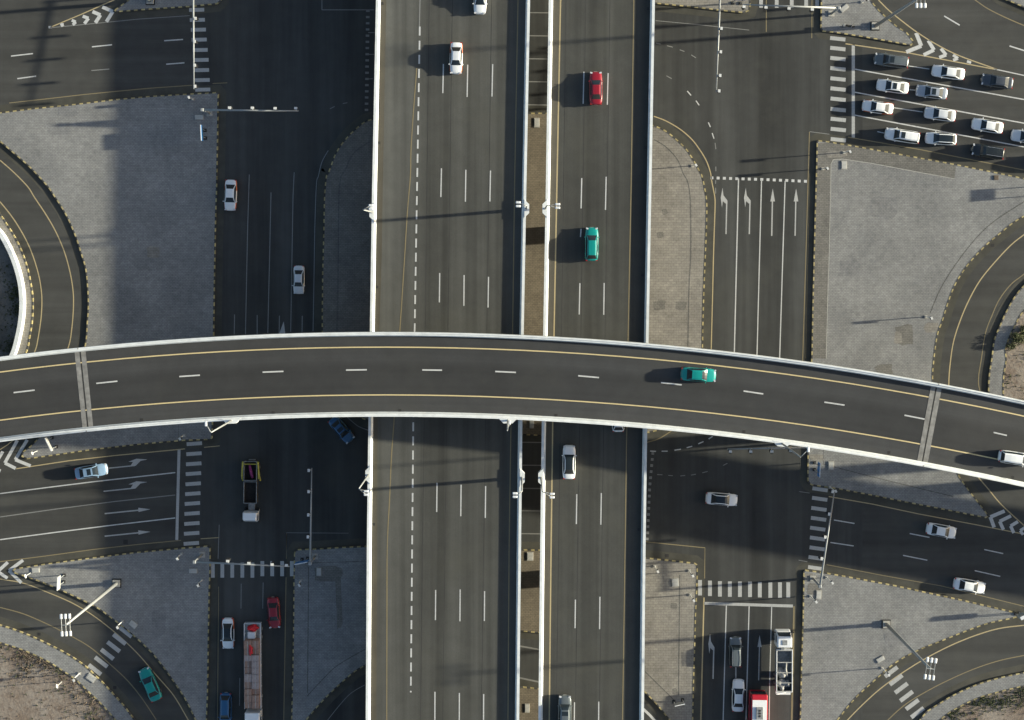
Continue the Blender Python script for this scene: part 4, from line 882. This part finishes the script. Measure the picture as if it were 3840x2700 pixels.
b = MB(); b.tube([(0, 0, 0), (1.2, .25, .25), (2.2, .1, .1)], [.12, .16, .1]); o = b.build('pale_roll', 'cover_pale'); o.location = c+r3 @ Vector((xb0+2.4, -.45, 2.35)); o.rotation_euler = (0, 0, a); tag(o, 'thin pale roll lying on the load of the open-framed lorry', 'roll')
# bus (facing up)
f_ = (2849, 2607); r_ = (2845, 2880); c, a, L = frame(f_, r_, 0, 3.05)
bus = empty('bus', c, a); tag(bus, 'red and white bus at the bottom edge beside the open-framed lorry', 'bus')
b = MB(); b.box((0, 0, 1.7), (L, 2.5, 2.7)); bevel(b.build('body', 'bus_red', bus), .18, 3)
b = MB(); b.box((-.15, 0, 3.075), (L-1.2, 2.2, .06)); bevel(b.build('roof_panel', 'paint_white', bus), .02, 1)
b = MB(); b.box((L/2-.01, 0, 1.9), (.08, 2.3, 1.4)); b.build('windshield', 'glass_dark', bus)
b = MB(); b.box((L/2-2.75, 0, 3.2), (1.9, 1.05, .22)); ac = b.build('roof_unit', 'truck_steel', bus); bevel(ac, .04)
for i in range(3):
    b = MB(); b.tube([(L/2-2.3-i*.42, 0, 3.315), (L/2-2.3-i*.42, 0, 3.345)], .17, n=12); b.build('fan', 'joint_gap', ac)
for s in (-1, 1):
    b = MB(); b.box((0, s*1.252, 2.1), (L-1.4, .02, .9)); b.build('side_window', 'glass_dark', bus)
    b = MB(); b.tube([(L/2-.2, s*1.2, 2.6), (L/2+.3, s*1.4, 2.5), (L/2+.35, s*1.4, 2.1)], .05, n=6); b.build('mirror', 'rubber', bus)
wheels(bus, (L/2-2.6, -L/2+3), 1.24, .48)
# ---------------------------------------------------------------- signals, lamps and signs
def signal(label, top, tip, heads, rise=.7, h=5.1, side=None, r0=.17, z0=.2):
    tp = W(top[0], top[1], h); tt_ = W(tip[0], tip[1], h+rise)
    root = empty('traffic_signal', (tp.x, tp.y, z0)); tag(root, label, 'traffic signal', 'mast arm traffic signals')
    o3 = Vector((tp.x, tp.y, z0))
    b = MB(); b.tube([(0, 0, 0), (0, 0, h-z0+.12)], [.2, .15], n=10); b.build('pole', 'pole_metal', root, True)
    b = MB(); b.box((0, 0, .06), (.9, .9, .12)); b.build('base_plate', 'cover_pale', root)
    d_ = tt_-tp; b = MB(); b.tube([Vector((0, 0, h-z0)), Vector((0, 0, h-z0))+d_], [r0, .09], n=8); b.build('arm', 'pole_metal', root, True)
    b = MB(); b.box((0, 0, h-z0+.05), (.5, .5, .4)); bevel(b.build('joint_box', 'pole_metal', root), .1)
    u = Vector((d_.x, d_.y, 0)).normalized()
    for hp in heads:
        z_ = h+rise*.6; q = W(hp[0], hp[1], z_)-o3; q.z = 0
        t_ = max(0.02, min(1, q.dot(u)/max(.1, Vector((d_.x, d_.y, 0)).length))); az = h-z0+rise*t_
        foot = u*(t_*Vector((d_.x, d_.y, 0)).length); sd2 = q-foot; sd2 = sd2 if sd2.length > .05 else Vector((-u.y, u.x, 0))*.3
        rt = Matrix.Rotation(math.atan2(sd2.y, sd2.x), 3, 'Z'); cc = foot+sd2.normalized()*max(.28, min(.5, sd2.length))
        b = MB(); b.box((cc.x, cc.y, az-.15), (.3, .4, 1.15), 0, rt); b.box((cc.x-sd2.normalized().x*.02, cc.y-sd2.normalized().y*.02, az+.46), (.36, .46, .08), 1, rt)
        for kk in (-.38, 0, .38): b.box((cc.x+sd2.normalized().x*.24, cc.y+sd2.normalized().y*.24, az-.15+kk+.12), (.2, .26, .03), 0, rt)
        b.tube([foot+Vector((0, 0, az)), cc+Vector((0, 0, az+.3))], .04, 1, 5)
        b.build('signal_head', ['signal_black', 'signal_white'], root)
    return root
signal('traffic signal arm hanging over the crosswalk at top left', (724, -62), (727, 334), [(734, 70), (732, 157), (732, 247), (729, 326)], h=5.0, rise=.8)
signal('traffic signal arm above the blue sign, reaching right over the shaded left road', (758, 412), (1119, 416), [(862, 404), (948, 405), (1034, 407), (1112, 407)])
signal('traffic signal arm hanging over the open junction right of the motorway, top', (2702, -60), (2686, 345), [(2705, 108), (2702, 196), (2699, 285), (2695, 343)])
signal('traffic signal arm running left from the pale box by the top right lamp mast', (3145, 30), (2785, 17), [(2787, 29), (2870, 31), (2957, 34), (3045, 37)])
signal('traffic signal arm over the lower left crosswalk', (729, 2107), (1086, 2124), [(855, 2102), (935, 2109), (1023, 2113), (1077, 2116)])
signal('traffic signal arm pointing up from the blue sign, right of the skip lorry', (1163, 2113), (1169, 1755), [(1160, 1761), (1159, 1841), (1157, 1929), (1155, 2012)])
signal('traffic signal arm over the lower right crosswalk', (3075, 2198), (3129, 1843), [(3118, 1840), (3106, 1925), (3092, 2012), (3077, 2093)])
signal('traffic signal arm half hidden along the lower edge of the flyover on the right', (3028, 1677), (2728, 1684), [(2736, 1691), (2813, 1692), (2893, 1692), (2965, 1690)])
def motor_lamp(label, bpx, toppx, heads, z, out=(-1, 0), h=12.5, group='motorway lamp posts', hs=(.75, .36)):
    b0 = W(bpx[0], bpx[1], z+.6); tpx = W(toppx[0], toppx[1], z+h)
    root = empty('lamp_post', (b0.x, b0.y, z)); tag(root, label, 'lamp post', group); o3 = Vector((b0.x, b0.y, z))
    u = Vector((out[0], out[1], 0)).normalized(); v = Vector((-u.y, u.x, 0))
    b = MB(); zt = .72 if z < 12 else .85
    b.poly([(v*-1.35-u*.3+Vector((0, 0, zt))).to_tuple(), (v*-.65+u*.42+Vector((0, 0, zt))).to_tuple(), (v*.65+u*.42+Vector((0, 0, zt))).to_tuple(), (v*1.35-u*.3+Vector((0, 0, zt))).to_tuple()])
    ring = [v*-1.35-u*.3, v*-.65+u*.42, v*.65+u*.42, v*1.35-u*.3]
    b = MB(); b.rings([[p+Vector((0, 0, -.5)) for p in ring], [p+Vector((0, 0, zt+.01)) for p in ring]]); b.build('base', 'parapet_white', root)
    b = MB(); b.tube([(0, 0, zt), (0, 0, h-.2)], [.15, .09], n=10); b.build('pole', 'pole_metal', root, True)
    for hp in heads:
        q = W(hp[0], hp[1], z+h)-o3; tq = W(toppx[0], toppx[1], z+h)-o3; tq.z = 0; tq = tq*0
        dd = Vector((q.x, q.y, 0))-tq; dn = Vector((heads[0][0]-toppx[0], -(heads[0][1]-toppx[1]), 0)); 
        b = MB(); b.tube([(0, 0, h-.25), (dd.x*.15, dd.y*.15, h-.02), (dd.x, dd.y, h)], .05, n=6); b.build('arm', 'pole_metal', root, True)
        ax_ = dn.normalized() if dn.length > .01 else Vector((1, 0, 0)); ax_ = Vector((1, 0, 0)) if abs(ax_.x) > abs(ax_.y)*.5 else Vector((0, 1, 0))
        b = MB(); b.box((dd.x, dd.y, h+.03), (hs[0] if ax_.x else hs[1], hs[1] if ax_.x else hs[0], .16), taper=.85); bevel(b.build('lamp_head', 'lamp_shell', root), .08, 2)
    return root
motor_lamp('lamp post on the outer left motorway parapet, above the flyover', (1396, 796), (1366, 785), [(1391, 770), (1391, 783)], Z1, (-1, 0))
motor_lamp('lamp post on the outer left motorway parapet, below the flyover', (1381, 1781), (1345, 1840), [(1373, 1842), (1373, 1855)], Z1, (-1, 0))
motor_lamp('lamp post above the flyover, on the left rim of the gap between carriageways', (1974, 782), (1975, 770), [(1943, 759), (1943, 773)], Z1, (1, 0))
motor_lamp('lamp post above the flyover, on the right rim of the gap between carriageways', (2045, 782), (2050, 770), [(2091, 766), (2091, 779)], Z1, (-1, 0))
motor_lamp('lamp post below the flyover, on the left rim of the gap between carriageways', (1957, 1791), (1957, 1850), [(1931, 1850), (1931, 1863)], Z1, (1, 0))
motor_lamp('lamp post below the flyover, on the right rim of the gap between carriageways', (2029, 1791), (2035, 1850), [(2070, 1852), (2070, 1865)], Z1, (-1, 0))
motor_lamp('single-headed lamp post leaning out from the flyover parapet over the left road', (868, 1577), (776, 1617), [(772, 1589)], Z2, (.05, -1), h=13.5, group='flyover lamp posts')
motor_lamp('lamp post on the flyover parapet above the gap between carriageways', (1905, 1576), (1913, 1620), [(1911, 1585)], Z2, (0, -1), h=12, group='flyover lamp posts', hs=(.6, .3))
motor_lamp('single-headed lamp post on the flyover parapet over the right junction', (2932, 1663), (3028, 1717), [(3031, 1686)], Z2, (-.1, -1), h=13.5, group='flyover lamp posts')
def mast(label, base, zt, rot_, top=None):
    p = W(base[0], base[1], .2); root = empty('lamp_mast', (p.x, p.y, .2)); tag(root, label, 'lamp mast', 'six-headed lamp masts')
    b = MB(); b.box((0, 0, .18), (1.1, 1.1, .36)); b.build('base_block', 'cover_pale', root)
    b = MB(); b.box((0, 0, .02), (1.42, 1.42, .06)); b.build('base_surround', 'joint_gap', root)
    b = MB(); b.tube([(0, 0, .3), (0, 0, zt)], [.30, .16], n=12); b.build('pole', 'pole_metal', root, True)
    rt = Matrix.Rotation(rot_, 3, 'Z')
    b = MB(); b.tube([rt @ Vector((-.62, 0, zt)), rt @ Vector((.62, 0, zt))], .07, n=6); b.build('crossbar', 'pole_metal', root)
    for x in (-.58, 0, .58):
        b = MB(); b.tube([rt @ Vector((x, -1.0, zt)), rt @ Vector((x, 1.0, zt))], .045, n=6); b.build('head_rod', 'pole_metal', root)
        for y in (-1.2, 1.2):
            b = MB(); b.box(rt @ Vector((x, y, zt+.02)), (.42, .78, .2), 0, rt, .85); bevel(b.build('lamp_head', 'lamp_shell', root), .1, 2)
    return root
mast('tall six-headed lamp mast on the lower left paving, leaning over the ramp', (438, 2187), 23.6, R(3))
mast('tall six-headed lamp mast on the lower right paving', (3323, 2340), 22.6, R(-8))
mast('tall six-headed lamp mast beside the motorcycle at top right', (3281, 98), 24.0, R(0))
mast('lamp mast whose square base shows at the top edge, left', (564, 2), 24.0, R(0))
# signs on two posts
def two_post_sign(label, p0, p1, posts, zlo, zhi, mat, back='sign_back', thick=.08, z0=.2, name='direction_sign'):
    a_ = W(p0[0], p0[1], zhi); b_ = W(p1[0], p1[1], zhi); c_ = (a_+b_)/2; root = empty(name, (c_.x, c_.y, z0)); tag(root, label, 'road sign')
    dd = b_-a_; an = math.atan2(dd.y, dd.x); rt = Matrix.Rotation(an, 3, 'Z'); L_ = Vector((dd.x, dd.y)).length
    b = MB(); b.box((0, 0, (zlo+zhi)/2-z0), (L_, thick, zhi-zlo), 0, rt); b.build('panel', mat, root)
    b = MB(); b.box((0, 0, zhi-z0+.02), (L_+.04, thick+.03, .04), 0, rt); b.build('panel_rim', 'lamp_shell', root)
    for s in posts:
        q = rt @ Vector((s*L_/2, -.12, 0)); b = MB(); b.tube([q, q+Vector((0, 0, zhi-z0-.1))], .07, n=8); b.build('post', 'pole_metal', root)
        b = MB(); b.box((q.x, q.y, .05), (.5, .5, .1)); b.build('footing', 'joint_gap', root)
    return root
two_post_sign('blue direction sign on two posts below the signal pole at upper left', (752, 468), (755, 527), (-.55, .45), 2.6, 3.6, 'sign_blue', thick=.1)
two_post_sign('blue direction sign under the lower edge of the flyover on the right', (3076, 1738), (3074, 1790), (-.6, .4), 2.2, 3.7, 'sign_blue', thick=.1)
two_post_sign('blue direction sign beside the crosswalk at lower left', (1104, 2117), (1152, 2108), (-.4, .5), 2.3, 3.7, 'sign_blue', thick=.1)
two_post_sign('blue direction sign at the top edge right of the motorway', (2752, -8), (2800, -6), (-.6, .6), 2.3, 3.7, 'sign_blue', thick=.1)
two_post_sign('pale two-post sign at the tip of the left paving under the flyover', (168, 1643), (192, 1692), (-.7, .7), 2.5, 3.3, 'sign_back', thick=.1)
two_post_sign('pale two-post sign near the tip of the lower left paving', (216, 2164), (214, 2215), (-.5, .5), 2.3, 3.6, 'sign_back', thick=.1)
two_post_sign('pale two-post sign frame at the bottom of the tan paving', (2531, 2648), (2568, 2640), (-.9, .9), 1.6, 2.6, 'sign_back', thick=.08)
two_post_sign('small pale sign at the right end of the lower right paving', (3828, 2320), (3850, 2310), (-.6, .6), 1.6, 3.0, 'sign_back', thick=.5)
two_post_sign('board on two posts whose shadow falls on the right paving triangle', (3996, 684), (3996, 728), (-.8, .8), 2.3, 3.1, 'sign_back', thick=.1)
def ped(label, px, h=3.2, top=True, arrow=False):
    p = W(px[0], px[1], .2); root = empty('small_signal', (p.x, p.y, .2)); tag(root, label, 'pedestrian signal', 'pedestrian signals on short poles')
    b = MB(); b.tube([(0, 0, 0), (0, 0, h)], .075, n=8); b.build('pole', 'signal_white', root)
    b = MB(); b.box((0, 0, .05), (.42, .42, .1)); b.build('footing', 'cover_pale', root)
    b = MB(); b.box((.18, -.1, h-.35), (.26, .38, .75), 0, Matrix.Rotation(.5, 3, 'Z')); b.box((.18, -.1, h+.04), (.3, .42, .05), 1, Matrix.Rotation(.5, 3, 'Z')); b.build('signal_head', ['signal_black', 'signal_white'], root)
ped('pedestrian signal at the top corner of the left paving triangle', (723, 372))
ped('pedestrian signal above the left crosswalk, just under the flyover', (690, 1633))
ped('pedestrian signal under the left crosswalk, near the lower signal pole', (680, 2077))
ped('pedestrian signal left of the striped kerb below the lower left signal arm', (757, 2175))
ped('pedestrian signal at the ramp crosswalk on the lower left', (459, 2330))
ped('pedestrian signal on the dry-ground side of the lower left ramp crosswalk', (298, 2525))
ped('pedestrian signal beside the curved kerb of the tan paving, right of motorway', (2596, 622))
ped('pedestrian signal at the upper left corner of the right paving triangle', (3165, 572))
ped('short signal pole on the left border of the right paving triangle', (3085, 633), 2.6)
ped('pedestrian signal on the tan paving near the top kerb, lower right of motorway', (2455, 2123))
ped('pedestrian signal on the tan paving left of the white stop line', (2588, 2230))
ped('thin pole on the tan paving beside its top right corner', (2585, 2140), 3.0)
ped('pedestrian signal near the corner above the pale slab, lower right', (3100, 2165))
ped('pedestrian signal below the lower right signal pole', (3040, 2235))
ped('pedestrian signal at the ramp crosswalk on the lower right', (3308, 2505))
ped('pedestrian signal at the top corner of the lower right crosswalk', (3112, 1826))
ped('short pole beside the right loop road', (3472, 1188), 2.4)
ped('pole on the top right paving near the upper edge', (3232, 8), 3.0)
ped('single pole signal at the lower right junction under the striped kerb', (1128, 2178), 2.5)
def keep_sign(label, px):
    p = W(px[0], px[1], .2); root = empty('traffic_sign', (p.x, p.y, .2)); tag(root, label, 'traffic sign', 'small signs on the paving tips')
    b = MB(); b.tube([(0, 0, 0), (0, 0, 2.6)], .05, n=6); b.build('post', 'signal_white', root)
    b = MB(); b.tube([(0, 0, 2.3), (.06, .02, 2.3)], .32, n=14); b.build('sign_plate', 'signal_white', root)
keep_sign('small round sign on the tip of the left paving, under the flyover', (140, 1691))
keep_sign('small round sign on the tip of the lower left paving', (115, 2148))
keep_sign('small white sign on the dry ground at lower left', (232, 2556))
# pale access covers
def cover(label, px, d_, ang=0, mat='cover_pale', z=.2, name='access_cover'):
    p = W(px[0], px[1], z); b = MB(); b.box((0, 0, .05), (d_[0], d_[1], .12)); b.box((0, 0, .115), (d_[0]*.86, d_[1]*.8, .02), 1)
    o_ = b.build(name, [mat, 'sign_back' if mat == 'cover_pale' else mat]); o_.location = (p.x, p.y, z); o_.rotation_euler = (0, 0, R(ang)); tag(o_, label, 'access cover', 'access covers'); bevel(o_, .02, 1)
cover('pale rectangular cover above the blue sign at upper left', (747, 440), (1.35, .75))
cover('pale upright cover inside the upper left corner of the right paving triangle', (3165, 619), (.85, 1.35))
cover('tilted pale cover right of the top right signal pole', (3166, 31), (1.45, .75), 40)
cover('small brown square cover near the queue kerb on the right', (3735, 666), (.72, .72), 0, 'hatch_brown')
cover('pale cover right of the blue sign under the flyover', (3116, 1746), (.85, 1.35))
cover('pale upright cover below the lower right signal pole', (3070, 2230), (.8, 1.4), -3)
cover('pale tilted cover near the lower right ramp crosswalk', (3302, 2472), (1.3, .7), 30)
cover('pale wide cover below the lower left signal pole', (724, 2141), (1.3, .75))
cover('pale cover beside the lower left ramp crosswalk', (500, 2341), (1.3, .9), -38)
cover('pale cover on the walk left of the lower left ramp crosswalk', (342, 2542), (1.45, .95), -35)
cover('pale cover on the shaded paving left of the motorway, lower half', (1196, 2144), (.75, 1.3))
cover('pale cover on the upper strip seen in the motorway gap', (2013, 460), (.85, 1.5))
cover('pale cover in the motorway gap just below the flyover', (1994, 1592), (.7, 1.2))
cover('pale cover in the motorway gap, third from the top', (1988, 2086), (1.0, 1.35))
cover('pale cover in the motorway gap at the bottom edge', (1977, 2655), (.75, 1.4))
cover('pale cover on the tan paving left of the crosswalk', (2532, 2184), (1.1, 1.3), 4)
cover('pale slab on the left tip of the lower left paving', (134, 2138), (1.2, .8), 5, 'cover_pale')
for i, (x, y, s, lb) in enumerate(((2501, 2084, .55, 'black square drain above the tan paving kerb'), (3722, 920, .5, 'black round drain beside the right loop kerb'), (147, 2378, .45, 'black drain beside the yellow kerb of the lower left ramp'), (431, 2578, .5, 'black drain beside the ramp kerb below the teal taxi'), (471, 2032, .7, 'dark patched drain under the arrows of the left road'))):
    p = W(x, y, 0); b = MB(); b.box((0, 0, .012), (s, s, .024)); b.box((0, 0, .026), (s*.8, s*.12, .01), 0); o = b.build('drain', 'joint_gap'); o.location = (p.x, p.y, 0); tag(o, lb, 'drain', 'road drains')
# motorcycle by the top right mast
p = W(3180, 100, .2); mc = empty('motorcycle', p, R(-5)); tag(mc, 'dark parked motorcycle beside the top right lamp mast', 'motorcycle')
for x in (-.68, .68):
    b = MB(); rs = []
    b.tube([(x, -.06, .32), (x, .06, .32)], .32, n=16); b.build('wheel', 'rubber', mc)
b = MB(); b.tube([(-.5, 0, .55), (0, 0, .62), (.35, 0, .72), (.68, 0, .35)], [.1, .17, .15, .05], n=8); b.build('frame', 'paint_black', mc)
b = MB(); b.tube([(-.75, 0, .8), (-.3, 0, .8), (0, 0, .78)], [.12, .17, .1], n=8); b.build('seat', 'rubber', mc)
b = MB(); b.tube([(.25, -.4, 1.0), (.42, 0, .98), (.25, .4, 1.0)], .03, n=6); b.build('handlebar', 'chrome', mc)
b = MB(); b.box((-.85, 0, .9), (.35, .45, .3)); bevel(b.build('top_box', 'truck_steel', mc), .04)
# ---------------------------------------------------------------- scrub on the dry ground
def inside(p, poly):
    c_ = False
    for i in range(len(poly)):
        a_, b_ = poly[i-1], poly[i]
        if (a_[1] > p[1]) != (b_[1] > p[1]) and p[0] < (b_[0]-a_[0])*(p[1]-a_[1])/(b_[1]-a_[1])+a_[0]: c_ = not c_
    return c_
def tufts(name, label, regions, n, mat, seed, size=(.12, .38), near=None, dens=None, z=.12):
    rr = random.Random(seed); m_ = MB(); cl = []
    for poly in regions:
        P_ = [W(x, y, 0).xy for x, y in poly]; xs = [q.x for q in P_]; ys = [q.y for q in P_]
        k_ = 0; tries = 0
        cent = [(rr.uniform(min(xs), max(xs)), rr.uniform(min(ys), max(ys))) for _ in range(26)]
        while k_ < n and tries < n*30:
            tries += 1
            if rr.random() < .75: c0 = rr.choice(cent); q = (rr.gauss(c0[0], .9), rr.gauss(c0[1], .7))
            else: q = (rr.uniform(min(xs), max(xs)), rr.uniform(min(ys), max(ys)))
            if near:
                dmin = min(math.hypot(q[0]-e[0], q[1]-e[1]) for e in near)
                if rr.random() > math.exp(-((dmin-1.2)/1.6)**2)+.03: continue
            if not inside(q, P_): continue
            s = rr.uniform(*size)
            for _ in range(5):
                a_ = rr.uniform(0, 6.28); el = rr.uniform(.3, 1.2); dx, dy = math.cos(a_), math.sin(a_)
                w_ = s*.35; tipp = (q[0]+dx*s*math.cos(el), q[1]+dy*s*math.cos(el), z+s*math.sin(el))
                m_.poly([(q[0]-dy*w_/2, q[1]+dx*w_/2, z-.02), (q[0]+dy*w_/2, q[1]-dx*w_/2, z-.02), tipp])
            k_ += 1
    tag(m_.build(name, mat), label, None, None, 'stuff')
edge = [W(x, y, 0).xy for x, y in ci[::3]]
cr = ci+P('03', 1040, 1800, -260, 1800)
tufts('dry_scrub', 'dry tangled scrub along the walk at lower left', [cr], 1000, 'scrub_dry', 3, size=(.12, .36), near=edge)
tufts('green_scrub', 'low green weeds scattered on the dry ground at lower left', [cr], 260, 'scrub_leaf', 4, near=edge)
hr = hi+P('32', 2800, 860)+P('31', 2800, 1010); jr = ji+P('33', 1380, 1900, 2420, 1900)
tufts('weeds', 'low weeds on the dry ground by the right loop', [hr], 500, 'scrub_leaf', 5)
tufts('verge_grass', 'dry weeds along the verge at the lower right corner', [jr], 900, 'scrub_leaf', 6, near=[W(x, y, 0).xy for x, y in ji[::3]])
wr = wl+P('01', -700, 1960, -700, 360)
tufts('shaded_weeds', 'dark weeds in the hollow behind the left wall', [wr], 800, 'scrub_leaf', 8, near=[W(x, y, 0).xy for x, y in wl[::3]], z=.03)
def shrub(label, px, r, h, seed, n=700):
    p = W(px[0], px[1], .12); rr = random.Random(seed); root = empty('shrub', p); tag(root, label, 'shrub')
    m_ = MB(); 
    lob = [(rr.uniform(-r*.7, r*.7), rr.uniform(-r*.6, r*.6), rr.uniform(.3, .8)*h, rr.uniform(.3, .5)*r) for _ in range(9)]
    for _ in range(n):
        c0 = rr.choice(lob); v = Vector((rr.gauss(0, 1), rr.gauss(0, 1), rr.gauss(0, 1))).normalized()*c0[3]*rr.uniform(.5, 1.05); q = Vector(c0[:3])+v; q.z = max(.02, q.z)
        a1 = Vector((rr.uniform(-1, 1), rr.uniform(-1, 1), rr.uniform(-1, 1))).normalized()*.10; a2 = a1.cross(Vector((rr.uniform(-1, 1), rr.uniform(-1, 1), 1))).normalized()*.06
        m_.quad(q-a1, q+a2, q+a1, q-a2)
    m_.build('foliage', 'scrub_leaf', root)
    m_ = MB()
    for c0 in lob: m_.tube([(0, 0, 0), (c0[0]*.5, c0[1]*.5, c0[2]*.5), (c0[0], c0[1], c0[2])], [.05, .035, .015], n=5)
    m_.build('stem', 'bark', root)
shrub('sprawling dark green shrub beside the kerb gap of the right loop', (3805, 1278), 1.5, 1.1, 2, 1500)
shrub('small green shrub at the right edge above the larger one', (3836, 1235), .9, .8, 3, 600)
